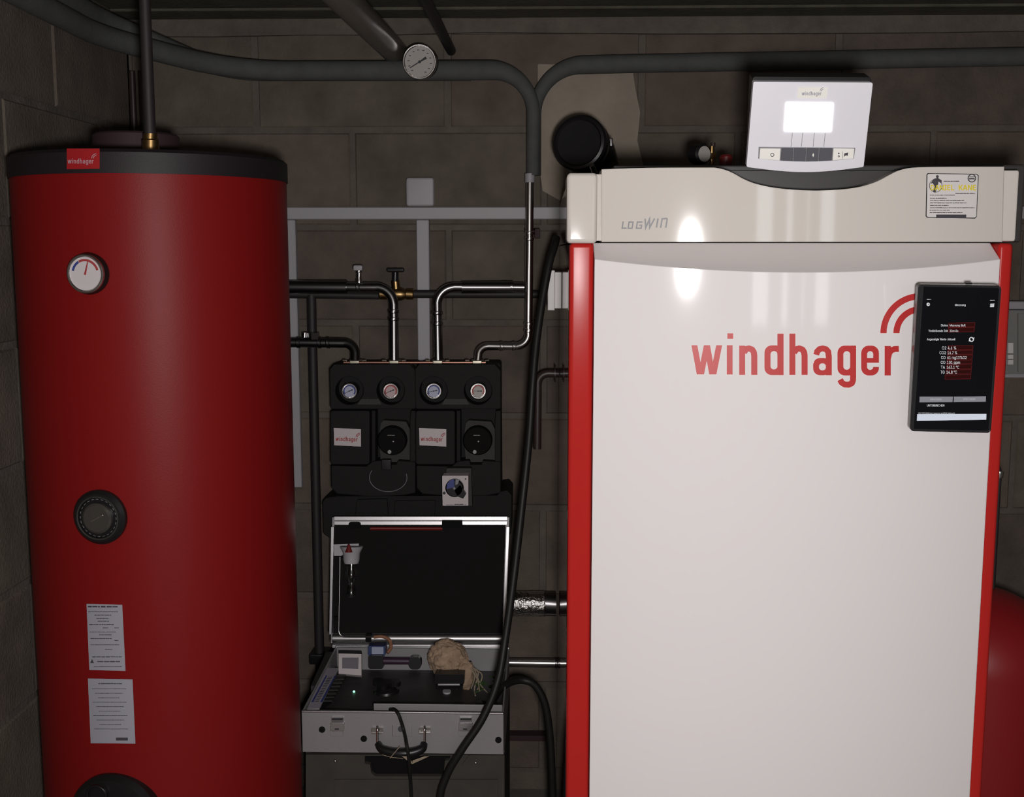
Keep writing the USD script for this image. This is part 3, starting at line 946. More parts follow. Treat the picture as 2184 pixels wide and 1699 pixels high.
def sector(r0, r1, a0, a1, n=18, c=(0, 0)):
    a = np.radians(np.linspace(a0, a1, n))
    return Polygon([(c[0] + r1 * math.cos(t), c[1] + r1 * math.sin(t)) for t in a] + [(c[0] + r0 * math.cos(t), c[1] + r0 * math.sin(t)) for t in a[::-1]])


obj('scale_blue', DP.lift(sector(.0215, .0255, 120, 168), 0, .0004), 'dial_blue', th, smooth=False)
obj('scale_red', DP.lift(sector(.0215, .0255, 15, 118), 0, .0004), 'dial_red', th, smooth=False)
ndl = Polygon([(-.0018, -.002), (.0018, -.002), (.0006, .022), (-.0006, .022)])
obj('needle', DP.lift(affinity.rotate(ndl, -16, origin=(0, 0)), .0006, .0014), 'dial_red', th, smooth=False)

# regulator knob in its black rosette
p, nn = on_tank(216, 1101)
rr = .0500
kn = obj('regulator', lathe([(0, 0), (rr, 0), (rr, .008), (rr - .006, .014), (rr - .013, .015), (rr - .014, .011), (0, .011)], p - nn * .001, nn, 56), 'black', tank, label='black round regulator with smoked window')
obj('scale_ring', ringm(p + nn * .012, nn, .0375, .0405, .0035, 56), 'epp_grey', kn)
obj('window', lathe([(0, .010), (.028, .010), (.028, .016), (.024, .019), (0, .0195)], p, nn), 'smoked', kn)
KP = Plane(p + nn * .0195, nn)
obj('needle', KP.lift(affinity.rotate(sbox(-.001, -.011, .001, .015), -62, origin=(0, 0)), -.0004, .0012), 'chrome', kn, smooth=False)
KP2 = Plane(p + nn * .0145, nn)
obj('scale_print', KP2.lift(unary_union([affinity.rotate(affinity.translate(scribble(-.0022, .0022, 0, .0009, i), 0, .0345), i * 15, origin=(0, 0)) for i in range(24)]), -.004, -.003), 'print_grey', kn, smooth=False)
# flange cover low on the tank
p, nn = on_tank(248, 1742)
obj('flange_cover', lathe([(0, 0), (.088, 0), (.088, .018), (.080, .030), (.060, .034), (0, .036)], p - nn * .012, nn, 64), 'black', tank)
fc = tank + '/flange_cover'
obj('grip_ring', ringm(p + nn * .021 + np.array([-.022, 0, .055]) * 1.0, nn, .017, .0205, .006), 'black', fc)

# pipe rising from the tank lid
yp = 2.13
zb = zb2 + .006
xp = P(321, 300, yp)[0]
rp = thing('riser_pipe', 'dark pipe rising from a brass fitting on the tank lid to the ceiling', 'pipe', (xp, yp, zb))
obj('pipe', cyl((xp, yp, zb + .03), (xp, yp, ZC - .002), .0105), 'pipe_black', rp)
obj('fitting', lathe([(0, 0), (.0155, 0), (.0155, .022), (.013, .024), (.013, .034), (0, .034)], (xp, yp, zb), seg=6 * 4), 'brass', rp)

# ================================================================== pipes under the ceiling and on the walls
zmn = P(700, 151, 2.90)[2]
xv = P(1137, 300, 2.90)[0]
zv = P(1137, 374, 2.90)[2]
path = fillet([(XL + .075, 0.9, zmn + .06), (XL + .075, 2.60, zmn + .032), (XL + .30, 2.90, zmn), (xv, 2.90, zmn), (xv, 2.90, zv)], [.30, .30, .105], 14)
rad = [.0245 if q[0] < xv - .10 else .0245 - (.0075) * min(1, (q[0] - (xv - .10)) / .10) if q[2] > zmn - .09 else .0168 for q in path]
main = thing('insulated_pipe', 'grey insulated pipe along left and back walls, bending down beside the boiler', 'pipe', path[0])
obj('insulation', tube(path, rad, 20), 'pipe_grey', main)
obj('end_band', lathe([(0, 0), (.0125, 0), (.0125, .022), (0, .022)], P(1130, 389, 2.895) - (0, 0, 0), seg=24), 'trunk', main)
pth2 = fillet([(XL + .045, 0.9, zmn + .125), (XL + .045, 2.72, zmn + .088), (XL + .26, 2.955, zmn + .006), (xv - .16, 2.955, zmn + .004)], .22, 12)
single('insulated_pipe', tube(pth2, .0225, 18), 'pipe_grey', 'upper of the two grey insulated pipes along the left wall', 'pipe')
zr0, zr1 = P(1330, 136, 2.935)[2], P(2184, 119, 2.935)[2]
xr_ = P(2184, 119, 2.935)[0]
pth3 = fillet([(xv + .004, 2.938, zv + .002), (xv + .004, 2.938, zr0 - .004), (xv + .25, 2.935, zr0), (XR - .002, 2.935, zr0 + (zr1 - zr0) * (XR - xv) / (xr_ - xv))], [.14, .3], 14)
rad3 = [.016 + .007 * min(1, max(0, (q[0] - xv) / .12)) for q in pth3]
single('insulated_pipe', tube(pth3, rad3, 20), 'pipe_grey', 'grey insulated pipe curving right along the back wall above the boiler', 'pipe')

# painted pipe and black pipe coming along the ceiling to the wall
pa, pbq = P(848, 116, YW - .002), PZ(738, 2, ZC - .02)
single('overhead_pipe', tube([pa, pa + (np.array([P(735, 0, 2.3)[0], 2.3, P(735, 0, 2.3)[2]]) - pa) * 3.0], .031, 24), 'ceiling_pipe', 'thick painted pipe under the ceiling running into the wall behind the dial', 'pipe')
pe = P(962, 108, 2.975)
q1 = P(905, -5, 2.35)
single('overhead_pipe', tube([pe, pe + (q1 - pe) * 3.0], .0125, 18), 'pipe_black', 'thin black pipe under the ceiling ending at the back wall', 'pipe')
# pair of thin pipes in the corner behind the tank
for xx in (281, 301):
    a = P(xx, 150, 2.93)
    single('corner_pipe', cyl((a[0], 2.93, 1.55), (a[0], 2.93, P(xx, 152, 2.93)[2]), .0085), 'pipe_brown', 'thin dark pipe standing in the wall corner, %s' % ('left of the two' if xx == 281 else 'right of the two'), 'pipe')
# dark pipe along the left wall, just showing beside the tank
a = PX(12, 727, XL + .02)
single('wall_pipe', cyl((XL + .02, .4, a[2]), (XL + .02, 2.0, a[2]), .0085), 'pipe_brown', 'thin dark pipe along the left wall left of the tank', 'pipe')


def dial_gauge(parent, name, c, nrm, r, face, rimcol, ang, depth=.012, scale=None, bez='chrome', label=None, pointer='print_black'):
    nrm = unit(nrm)
    c = np.asarray(c, float)
    g = obj(name, lathe([(0, -depth), (r * .93, -depth), (r * .97, -depth * .2), (r * .9, 0), (0, 0)], c, nrm, 40), 'steel_dark', parent, label=label) if name else parent
    obj('bezel', ringm(c - nrm * .002, nrm, r * (.76 if name else .86), r, r * .28, 40), bez, g)
    obj('dial', disc(c - nrm * .001, nrm, r * (.80 if name else .88), r * .12), face, g)
    pl = Plane(c + nrm * (r * .12 - .001), nrm)
    if rimcol:
        obj('scale', pl.lift(sector(r * .60, r * .76, -35, 215, 30), 0, r * .02), rimcol, g, smooth=False)
    if scale:
        obj('scale', pl.lift(scale, 0, r * .015), 'print', g, smooth=False)
    nd = unary_union([Polygon([(-r * .022, -r * .66), (r * .022, -r * .66), (r * .03, 0), (-r * .03, 0)]), Polygon([(-r * .025, 0), (r * .025, 0), (r * .075, r * .45), (-r * .075, r * .45)]), circ(0, 0, r * .08)])
    obj('needle', pl.lift(affinity.rotate(nd, ang, origin=(0, 0)), r * .02, r * .05), pointer, g, smooth=False)
    return g


gc = P(896, 132, 2.84)
dg = thing('dial_thermometer', 'large round dial thermometer in front of the grey pipe under the ceiling', 'thermometer', gc)
gn = (-.10, -1, -.10)
R0 = .0425
obj('case', lathe([(0, -.03), (R0 * .95, -.03), (R0 * .98, -.004), (R0 * .9, 0), (0, 0)], gc, gn, 48), 'black', dg)
nums = unary_union([affinity.translate(scribble(-.0026, .0026, 0, .0022, i), R0 * .66 * math.cos(math.radians(t)), R0 * .66 * math.sin(math.radians(t))) for i, t in enumerate(range(-60, 250, 26))])
dial_gauge(dg, None, gc, gn, R0, 'dial_grey', None, -60, scale=nums)
obj('stem', cyl(gc + np.array([.004, .03, .004]), gc + np.array([.005, .042, .006]), .009), 'steel_dark', dg)

# ------------------------------------------------------------------ cable trunking and junction box
PT = Plane((0, YW - .004, 1.5), (0, -1, 0))


def trunking(px0, py0, px1, py1, d=.022):
    a, b = PT.at(px0, py0), PT.at(px1, py1)
    return cbox(min(a[0], b[0]), max(a[0], b[0]), YW - .004 - d, YW + .001, min(a[2], b[2]), max(a[2], b[2]), .002)


zt0, zt1 = PT.at(900, 468)[2], PT.at(900, 442)[2]
single('cable_trunking', cbox(-.75, XR - .001, YW - .026, YW + .001, zt0, zt1, .002), 'trunk', 'long horizontal white cable trunking across the back wall', 'cable trunking')
a = PT.at(903, 469)
single('cable_trunking', cbox(a[0] - .0165, a[0] + .0165, YW - .024, YW + .001, PT.at(903, 900)[2], a[2], .002), 'trunk', 'vertical white cable trunking below the junction box, behind the pumps', 'cable trunking')
a = PT.at(622, 469)
xk = PT.at(632, 800)[0]
single('cable_trunking', cbox(xk - .0115, xk + .0115, YW - .024, YW + .001, PT.at(634, 1036)[2], a[2], .002), 'trunk', 'narrow vertical white cable trunking just right of the red tank', 'cable trunking')
a, b = PT.at(869, 380), PT.at(929, 441)
jb = thing('junction_box', 'square white junction box above the horizontal cable trunking', 'junction box', ((a[0] + b[0]) / 2, YW, b[2]))
obj('lid', rbox(a[0], b[0], YW - .045, YW - .03, b[2], a[2], .008), 'trunk', jb)
obj('box', rbox(a[0] + .003, b[0] - .003, YW - .032, YW + .001, b[2] + .003, a[2] - .003, .006), 'trunk', jb)

# ------------------------------------------------------------------ steel pipes round the pump groups
YP = 2.84


def steel_pipe(label, pts, r, rf, fits, m_='steel', extra=None, seg=20):
    t = thing('steel_pipe', label, 'pipe', pts[-1])
    obj('pipe', tube(fillet(pts, rf, 12), r, seg), m_, t)
    for i, fr_ in fits:
        obj('fitting', collar(pts[i], pts[i + 1], fr_, r), m_, t)
    return t


zp_ = P(840, 768, YP)[2]
t1 = steel_pipe('steel pipe from the red tank bending down into the second gauge position', [P(590, 612, 2.86), P(839, 612, 2.86), P(841, 775, YP)], .0125, .045, [(0, .56), (0, .70), (1, .32), (1, .42)], 'steel')
a, b = P(590, 612, 2.86), P(740, 612, 2.86)
obj('sleeve', cyl(a, b, .0175, 24), 'steel_dark', t1)
t2 = steel_pipe('steel pipe rising from the third gauge position and bending right to the boiler pipe', [P(935, 775, YP), P(931, 612, 2.86), P(1118, 612, 2.87)], .0125, .045, [(0, .52), (0, .66), (1, .34), (1, .42), (1, .86)], 'steel')
a, b = P(985, 613, 2.86), P(1095, 612, 2.87)
obj('sleeve', cyl(a, b, .0155, 24), 'steel_dark', t2)
t3 = steel_pipe('short steel pipe from the red tank bending down to the first gauge position', [P(590, 730, 2.86), P(757, 731, 2.86), P(758, 778, YP)], .0125, .04, [(0, .28), (0, .55), (0, .66)], 'steel_dark')
c = P(667, 716, 2.86)
obj('nut', lathe([(0, 0), (.018, 0), (.018, .016), (0, .016)], c - (0, 0, .008), seg=6), 'steel', t3, smooth=False)
obj('plug', lathe([(0, 0), (.007, 0), (.007, .012), (0, .012)], P(650, 714, 2.85) - (0, 0, .006), seg=16), 'chrome', t3)
zA = P(1130, 392, 2.895)
t4 = steel_pipe('bright steel pipe below the grey insulated pipe, stepping left into the last gauge position', [P(1130, 388, 2.895), P(1127, 738, 2.87), P(1022, 738, 2.85), P(1019, 776, YP)], .0105, [.032, .035], [(0, .31), (0, .345), (0, .865), (0, .905), (1, .30), (1, .55)], 'chrome')
a, b = P(1130, 491, 2.895), P(1130, 500, 2.895)
for q_ in (a, b):
    obj('bracket_ring', lathe([(.0095, 0), (.0135, 0), (.0135, .004), (.0095, .004), (.0095, 0)], q_, seg=24), 'black', t4)
obj('bracket', rbox(P(1140, 496, 2.90)[0], P(1152, 496, 2.90)[0], 2.90, YW - .002, P(1146, 508, 2.90)[2], P(1146, 487, 2.90)[2], .002), 'maroon', t4)
# back pipe, valve, drain pipe
bk = thing('black_pipe', 'black pipe behind the steel pipes, interrupted by a brass valve', 'pipe', P(900, 628, 2.93))
obj('pipe', cyl(P(878, 627, 2.93), P(1185, 627, 2.93), .0105), 'pipe_black', bk)
obj('pipe', cyl(P(600, 627, 2.93), P(808, 630, 2.93), .0105), 'pipe_black', bk)
v = thing('shut_off_valve', 'brass shut-off valve with black T-handle on the black pipe', 'valve', P(843, 628, 2.93))
vc = P(846, 627, 2.93)
obj('body', [lathe([(0, -.045), (.013, -.045), (.0145, -.043), (.0145, -.026), (.012, -.024), (.0175, -.012), (.0175, .012), (.012, .024), (.0145, .026), (.0145, .043), (.013, .045), (0, .045)], vc, (1, 0, 0), 24), cyl(vc, P(843, 598, 2.93), .011)], 'brass', v)
obj('handle', [cyl(P(843, 600, 2.925), P(843, 580, 2.925), .0085), rbox(P(825, 575, 2.925)[0], P(862, 575, 2.925)[0], 2.915, 2.937, P(843, 580, 2.925)[2], P(843, 571, 2.925)[2], .004)], 'black', v)
dp = thing('drain_pipe', 'vertical black pipe between the red tank and the pump groups', 'pipe', P(668, 1440, 2.93))
xa = P(668, 800, 2.93)[0]
obj('pipe', cyl((xa, 2.93, P(668, 628, 2.93)[2]), (xa, 2.93, P(672, 1440, 2.93)[2]), .0125), 'pipe_black', dp)
obj('clamp', rbox(xa - .026, xa + .03, 2.91, YW - .002, P(670, 1412, 2.93)[2], P(670, 1390, 2.93)[2], .005), 'black', dp)
av = thing('air_vent', 'small metal air vent with white cap on the steel pipe', 'valve', P(765, 603, 2.86))
obj('body', lathe([(0, 0), (.0085, 0), (.0085, .008), (.0065, .012), (.0065, .026), (.008, .028), (.008, .034), (0, .034)], P(766, 604, 2.86), seg=20), 'chrome', av)
obj('cap', rbox(P(754, 570, 2.86)[0], P(774, 570, 2.86)[0], 2.85, 2.87, P(764, 577, 2.86)[2], P(764, 565, 2.86)[2], .004), 'trunk', av)

# ------------------------------------------------------------------ the two pump groups
YG = 2.78                                        # their front
GP = Plane((0, YG, 1.2), (0, -1, 0))
bk_y = -.15                                      # back plane offset


def pump_group(x, label, second):
    """x: pixel shift from the first group."""
    sh = lambda g: affinity.translate(g, x, 0)
    base = GP.at(795 + x, 1055)
    t = thing('pump_group', label, 'pump', (base[0], YG + .07, base[2]))
    gx = (745, 833) if not second else (743, 838)
    # upper cover with the gauge wells
    wells = unary_union([circ(gx[0], 833, 30), circ(gx[1], 833, 30)])
    bridge = Polygon([(gx[0] + 4, 842), (gx[1] - 4, 842), (gx[1] - 20, 849), (gx[0] + 22, 849)])
    outer = Polygon([(712, 777), (874, 777), (886, 790), (886, 872), (705, 872), (703, 788)]).buffer(-4).buffer(4)
    obj('upper_cover', GP.slab(sh(outer.difference(wells)), -.05, 0), 'epp', t)
    obj('rear_shell', GP.slab(sh(Polygon([(706, 779), (884, 779), (886, 1050), (707, 1046)]).buffer(-5).buffer(5)), -.14, -.0505), 'epp', t)
    obj('bridge', GP.slab(sh(Polygon([(gx[0] + 25, 850), (gx[1] - 25, 850), (gx[1] - 18, 862), (gx[0] + 18, 862)])), -.001, .004), 'epp_grey', t)
    for i, xx in enumerate(gx):
        c = GP.at(xx + x + 0.5, 833.5, -.006)
        face = ('dial_pale', 'dial_pink') if not second else ('dial_pale', 'dial_grey')
        rimc = ('dial_blue', 'dial_red')
        ang = (-66, -68) if not second else (-80, -90)
        dial_gauge(t, 'gauge', c, (0, -1, 0), .0205, face[i], rimc[i], ang[i], depth=.045, label='small round gauge with a %s scale' % ('blue', 'red')[i])
    # left side cover with the name sign, right recess with the pump
    obj('side_cover', GP.slab(sh(rrect(706, 875, 789, 989, 5)), -.05, .006), 'epp', t)
    sg = obj('sign', GP.slab(sh(Polygon([(713, 911), (771, 914), (771, 951), (714, 948)])), .0055, .008), 'sign', t, label='white sign with a red word')
    SP = Plane(GP.p0 + GP.n * .008, GP.n)
    lg = unary_union([logo_px(716, 937, .0262), logo_px(716, 937, .0262, ARCS)])
    obj('lettering', SP.slab(sh(affinity.rotate(lg, 1.5)), 0, .0005), 'sign_red', sg, smooth=False)
    obj('trim', GP.slab(sh(sbox(792, 876, 800, 985)), -.05, -.004), 'epp', t)
    obj('edge_cover', GP.slab(sh(Polygon([(876, 876), (886, 876), (886, 990), (874, 990), (874, 900)])), -.05, -.002), 'epp', t)
    PP = Plane(GP.p0 - GP.n * .02, GP.n)
    obj('pump_flange', PP.slab(sh(Polygon([(812, 902), (818, 896), (866, 899), (874, 915), (876, 985), (812, 985), (808, 930)]).buffer(-3).buffer(3)), -.03, 0), 'epp_grey', t)
    c = GP.at(838 + x, 937, -.02)
    ph = obj('pump_head', lathe([(0, 0), (.037, 0), (.037, .016), (.034, .022), (.030, .023), (0, .022)], c, (0, -1, 0), 48), 'black_matt', t)
    HQ = Plane(c + GP.n * .022, GP.n)
    mk = unary_union([line([(817, 927.5), (842, 928)], .9), line([(828, 925), (836, 919)], 1.1), line([(829, 920), (833, 923.5)], 1.0)])
    obj('marking', HQ.slab(sh(mk), 0, .0006), 'led_white', ph, smooth=False)
    obj('indicator', disc(HQ.at(839 + x, 941), (0, -1, 0), .0020, .0015, 12), 'led_white', ph)
    obj('setting_knob', lathe([(0, 0), (.0052, 0), (.0048, .004), (.002, .005), (0, .004)], HQ.at(831 + x, 963), (0, -1, 0), 20), 'led_white', ph)
    # lower cover
    low = Polygon([(707, 992), (782, 994), (795, 983), (820, 981), (822, 990), (846, 990), (848, 982), (886, 984), (886, 1050), (860, 1055), (795, 1058), (720, 1052), (708, 1040)]).buffer(-3).buffer(3)
    obj('lower_cover', GP.slab(sh(low), -.05, .004), 'epp', t)
    if not second:
        a_ = np.linspace(math.radians(-175), math.radians(20), 30)
        LQ = Plane(GP.p0 + GP.n * .007, GP.n)
        loop = [LQ.at(828 + 40 * math.cos(u), 1018 - 30 * math.sin(u)) for u in np.linspace(math.radians(150), math.radians(375), 34)]
        obj('sensor_wire', tube(loop, .0009, 6), 'print_grey', t)
        obj('plug', rbox(*[v for v in (LQ.at(815, 990)[0], LQ.at(835, 990)[0])], YG - .02, YG - .002, LQ.at(820, 1000)[2], LQ.at(820, 978)[2], .002), 'black', t)
    return t


g1 = pump_group(0, 'left black insulated pump group with a wire loop below its pump', False)
g2 = pump_group(181.5, 'right black insulated pump group with white actuator box at its foot', True)
# mixer actuator on the right group
AP = Plane((0, 2.715, 1.2), (0, -1, 0))
ab = obj('actuator', AP.slab(Polygon([(943, 1014), (999, 1014), (999, 1078), (944, 1078)]).buffer(-2).buffer(2), -.035, 0), 'sign', g2, label='white actuator box with a dark knob')
obj('actuator_base', AP.slab(Polygon([(950, 1004), (1003, 1004), (1005, 1085), (940, 1086)]).buffer(-2).buffer(2), -.061, -.0355), 'epp_grey', g2)
kc = AP.at(970, 1039)
obj('knob', [disc(kc, (0, -1, 0), .0225, .012, 44, .003), AP.slab(Polygon([(972, 1044), (982, 1034), (993, 1051), (988, 1059), (978, 1055)]).buffer(1.5), 0, .012)], 'black', ab)
AQ = Plane(AP.p0 + AP.n * .012, AP.n)
obj('knob_mark', AQ.slab(Polygon([(970, 1039), (952, 1043), (953, 1031), (960, 1023), (969, 1020)]).buffer(-.5), -.0002, .0008), 'dial_blue', ab, smooth=False)
obj('knob_mark', AQ.slab(Polygon([(971, 1035), (971, 1021), (980, 1023), (977, 1032)]).buffer(-.5), -.0002, .0008), 'print_grey', ab, smooth=False)
obj('knob_mark', disc(AQ.at(969, 1041), (0, -1, 0), .003, .001, 16), 'print_grey', ab)
obj('hole', AP.slab(unary_union([circ(947.5, 1051, 3), circ(993, 1021, 1.6)]), -.001, .0008), 'print_black', ab, smooth=False)
obj('print', AP.slab(unary_union([scribble(970, 988, 1075, 2, 4), scribble(952, 995, 1076.5, .8, 5)]), -.0005, .0006), 'print', ab, smooth=False)
# manifold they stand on
MP = Plane((0, 2.815, 1.2), (0, -1, 0))
mf = thing('manifold', 'wide black insulated manifold under the two pump groups', 'manifold', MP.at(890, 1145))
obj('insulation', MP.slab(Polygon([(694, 1062), (720, 1058), (1060, 1056), (1068, 1048), (1082, 1046), (1091, 1056), (1090, 1138), (1080, 1146), (702, 1146), (690, 1138), (688, 1070)]).buffer(-5).buffer(5), -.15, 0), 'epp', mf)
obj('raised_panel', MP.slab(Polygon([(762, 1064), (826, 1062), (832, 1130), (755, 1130)]).buffer(-3).buffer(3), -.001, .008), 'epp', mf)
obj('raised_panel', MP.slab(Polygon([(842, 1067), (930, 1066), (925, 1130), (840, 1130)]).buffer(-3).buffer(3), -.001, .006), 'epp', mf)
# copper rail with clips along the top
cr = thing('copper_rail', 'thin copper rail with pipe clips along the top of the pump groups', 'rail', P(890, 773, YP - .012))
obj('rail', cyl(P(733, 773, 2.815), P(1036, 773, 2.815), .0035, 12), 'copper', cr)
for xx in (757, 841, 934, 1018):
    c = P(xx, 772, 2.822)
    parts = [lathe([(.012, 0), (.0165, 0), (.0165, .009), (.012, .009), (.012, 0)], c - (0, -.016, .0045), seg=24)]
    for s in (-1, 1):
        o = np.array([s * .021, -.006, 0])
        parts.append(tube(fillet([c + o + (s * .009, 0, .005), c + o + (-s * .001, 0, .005), c + o + (-s * .001, 0, -.006), c + o + (s * .009, 0, -.006)], .003, 4), .0018, 8))
    parts.append(rbox(c[0] - .012, c[0] + .012, c[1] - .012, c[1] - .002, c[2] - .006, c[2] + .005, .002))
    obj('clip', parts, 'clip', cr)

# ================================================================== measuring case
YF, YK = 2.29, 2.69
zr = P(858, 1519, YF)[2]
zbt = P(858, 1606, YF)[2]
cx0, cx1 = P(643, 1519, YF)[0], P(1074, 1519, YF)[0]
th_ = .004
case = thing('measuring_case', 'open aluminium measuring case lying on a storage box, lid upright', 'case', ((cx0 + cx1) / 2, (YF + YK) / 2, zbt))
obj('front_wall', cbox(cx0, cx1, YF, YF + th_, zbt, zr, .001), 'alu_sheet', case)
obj('back_wall', cbox(cx0, cx1, YK - th_, YK, zbt, zr, .001), 'alu_sheet', case)
obj('side_wall', cbox(cx0, cx0 + th_, YF + th_, YK - th_, zbt, zr, .001), 'alu_sheet', case)
obj('side_wall', cbox(cx1 - th_, cx1, YF + th_, YK - th_, zbt, zr, .001), 'alu_sheet', case)
obj('bottom', box(cx0 + th_, cx1 - th_, YF + th_, YK - th_, zbt, zbt + .004), 'alu_sheet', case)
obj('rim', [cbox(cx0, cx1, YF - .0015, YF + .005, zr - .002, zr + .0022, .0008), cbox(cx0, cx1, YK - .006, YK + .001, zr - .002, zr + .0025, .0008)], 'alu', case)
zi = zr - .058                                    # the dark insert plate
obj('insert', cbox(cx0 + th_, cx1 - th_, YF + .05, YK - th_, zbt + .004, zi, .002), 'insert', case)
a = PZ(795, 1502, zr - .004)
CFP = Plane((0, YF + .035, zr), (0, -1, 0))
obj('divider', cbox(CFP.at(797, 1510)[0], cx1 - th_, YF + .034, YF + .038, zbt + .004, CFP.at(900, 1501)[2], .0008), 'alu_sheet', case)
FW = Plane((0, YF, zr), (0, -1, 0))
for xx in (720, 993):
    l_ = obj('latch', [FW.slab(rrect(xx - 14, 1538, xx + 15, 1556, 3), -.0005, .006), FW.slab(rrect(xx - 13, 1527, xx + 14, 1537, 1), -.0005, .0035)], 'alu', case)
    obj('latch_plate', FW.slab(rrect(xx - 15, 1551, xx + 12, 1568, 4), -.0005, .003), 'alu_sheet', l_)
    obj('keyhole', FW.slab(unary_union([rrect(xx - 11, 1529, xx + 12, 1533, .5), rrect(xx - 5, 1550, xx + 4, 1553, 1)]), .0034, .0068), 'print_black', l_)
for (xx, yy) in ((687, 1555), (776, 1574.5), (1063, 1577)):
    obj('rubber_stud', disc(FW.at(xx, yy), (0, -1, 0), .0068, .003, 24, .001), 'black_matt', case)
hd = obj('handle', tube(spline([FW.at(806, 1585, .012), FW.at(815, 1597, .022), FW.at(838, 1604, .028), FW.at(858, 1605.5, .030), FW.at(880, 1604, .028), FW.at(900, 1596, .022), FW.at(905, 1585, .012)], 6), [.0075 + .0035 * math.sin(math.pi * i / 36) for i in range(37)], 14), 'black', case)
for xx in (805, 906):
    obj('handle_bracket', [FW.slab(rrect(xx - 13, 1549, xx + 13, 1563, 4), -.0005, .005), cyl(FW.at(xx - 12, 1562, .008), FW.at(xx + 12, 1562, .008), .0024, 10), tube(fillet([FW.at(xx, 1548, .006), FW.at(xx, 1556, .012), FW.at(xx, 1590, .014)], .006), .0026, 10)], 'chrome', hd)
obj('name_plate', FW.slab(sbox(837, 1545, 879, 1569), -.0005, .0018), 'alu_sheet', case)
obj('nameplate_edge', [FW.slab(sbox(836.4, 1545, 837.2, 1569), -.0002, .0022)], 'alu', case)
obj('emblem', FW.slab(circ(855, 1553, 6), .0015, .003), 'print', case)

# lid of the case, hinged at the back
lean = math.radians(9)
LDP = Plane((0, YK + .004, zr), (0, -math.cos(lean), math.sin(lean)))
lid = obj('lid', LDP.slab(Polygon([(706, 1104), (1086, 1104), (1076, 1374), (703, 1374)]), -.022, -.016), 'alu_sheet', case, label='upright lid lined with black foam')
obj('foam', LDP.slab(Polygon([(712, 1118), (1078, 1118), (1071, 1352), (709, 1352)]), -.016, -.008), 'foam', lid)
obj('rail', [LDP.slab(Polygon([(713, 1101), (1082, 1101), (1082, 1109), (713, 1109)]), -.016, .004), LDP.slab(Polygon([(713, 1111), (1082, 1111), (1081, 1119), (713, 1119)]), -.016, .002)], 'alu', lid)
obj('rail', [tube([LDP.at(710, 1361, -.004), LDP.at(1071, 1361, -.004)], .0115, 18), LDP.slab(Polygon([(709, 1374), (1070, 1374), (1070, 1381), (709, 1381)]), -.014, .002)], 'alu', lid)
obj('stile', LDP.slab(Polygon([(706.5, 1123), (712.5, 1123), (707.5, 1352), (702.5, 1352)]), -.016, .004), 'alu', lid)
obj('stile', LDP.slab(Polygon([(1080, 1123), (1086.5, 1123), (1078, 1352), (1072, 1352)]), -.016, .004), 'alu', lid)
obj('clip', LDP.slab(Polygon([(944, 1108), (986, 1108), (987, 1124), (943, 1124)]), -.008, .012), 'black_matt', lid)
obj('clip', LDP.slab(rrect(745, 1112, 770, 1126, 5), -.008, .010), 'black_matt', lid)
obj('clip', LDP.slab(rrect(712, 1314, 724, 1322, 1), -.008, .006), 'black_matt', lid)
obj('clip', LDP.slab(rrect(781, 1350, 793, 1367, 2), -.006, .012), 'black_matt', lid)
# things held in the lid
single('red_probe_tube', tube([LDP.at(790, 1127, -.002), LDP.at(944, 1127, -.002)], .0045, 12), 'red_pen', 'dull red probe tube clipped along the top of the case lid', 'probe')
rod = thing('probe_rod', 'thin L-shaped metal probe rod along the left edge of the case lid', 'probe', LDP.at(723, 1355, 0))
obj('rod', tube(fillet([LDP.at(725, 1187, 0), LDP.at(722, 1357.5, .006), LDP.at(800, 1358, .013)], .016, 8), .0022, 10), 'chrome', rod)
obj('tube', tube(spline([LDP.at(798, 1358, .013), LDP.at(815, 1357, .016), LDP.at(830, 1364, .02), LDP.at(834, 1380, .03), LDP.at(826, 1392, .04)], 6), .0042, 12), 'orange_hose', rod, label='short orange rubber tube')
bt = thing('sample_flask', 'small glass flask with white funnel top in the case lid', 'flask', LDP.at(748, 1275, .005))
fd = unit(LDP.v)
fb = LDP.at(749, 1272, .012)
k = .00118
obj('glass', lathe([(0, 0), (9 * k, 0), (12 * k, 4 * k), (12 * k, 14 * k), (8 * k, 22 * k), (7 * k, 30 * k), (11 * k, 38 * k), (13 * k, 50 * k), (11 * k, 62 * k), (10 * k, 72 * k)], fb, fd, 28), 'glass', bt)
obj('funnel', lathe([(0, 70 * k), (15 * k, 70 * k), (17 * k, 78 * k), (18 * k, 92 * k), (24 * k, 104 * k), (24 * k, 106 * k), (0, 106 * k)], fb + np.array([0, 0, 0]), fd, 28), 'funnel', bt)
obj('holder', LDP.slab(Polygon([(712, 1161), (765, 1159), (764, 1170), (727, 1185), (712, 1185)]), -.009, -.003), 'funnel', bt)
obj('stopper', lathe([(0, 100 * k), (8 * k, 100 * k), (2 * k, 116 * k), (0, 117 * k)], fb + np.array([-.002, -.028, 0.0]), fd, 16), 'red_pen', bt)

# things lying in the case, on the insert
IZ = zi


def on_insert(poly, h, z=None):
    z = IZ if z is None else z
    g = shapely.transform(poly, lambda a: np.array([PZ(x[0], x[1], z)[:2] for x in a]))
    out = []
    for p_ in polys(g):
        t = trimesh.creation.extrude_polygon(p_, h, engine='earcut')
        t.apply_translation((0, 0, z))
        out.append(t)
    return trimesh.util.concatenate(out)


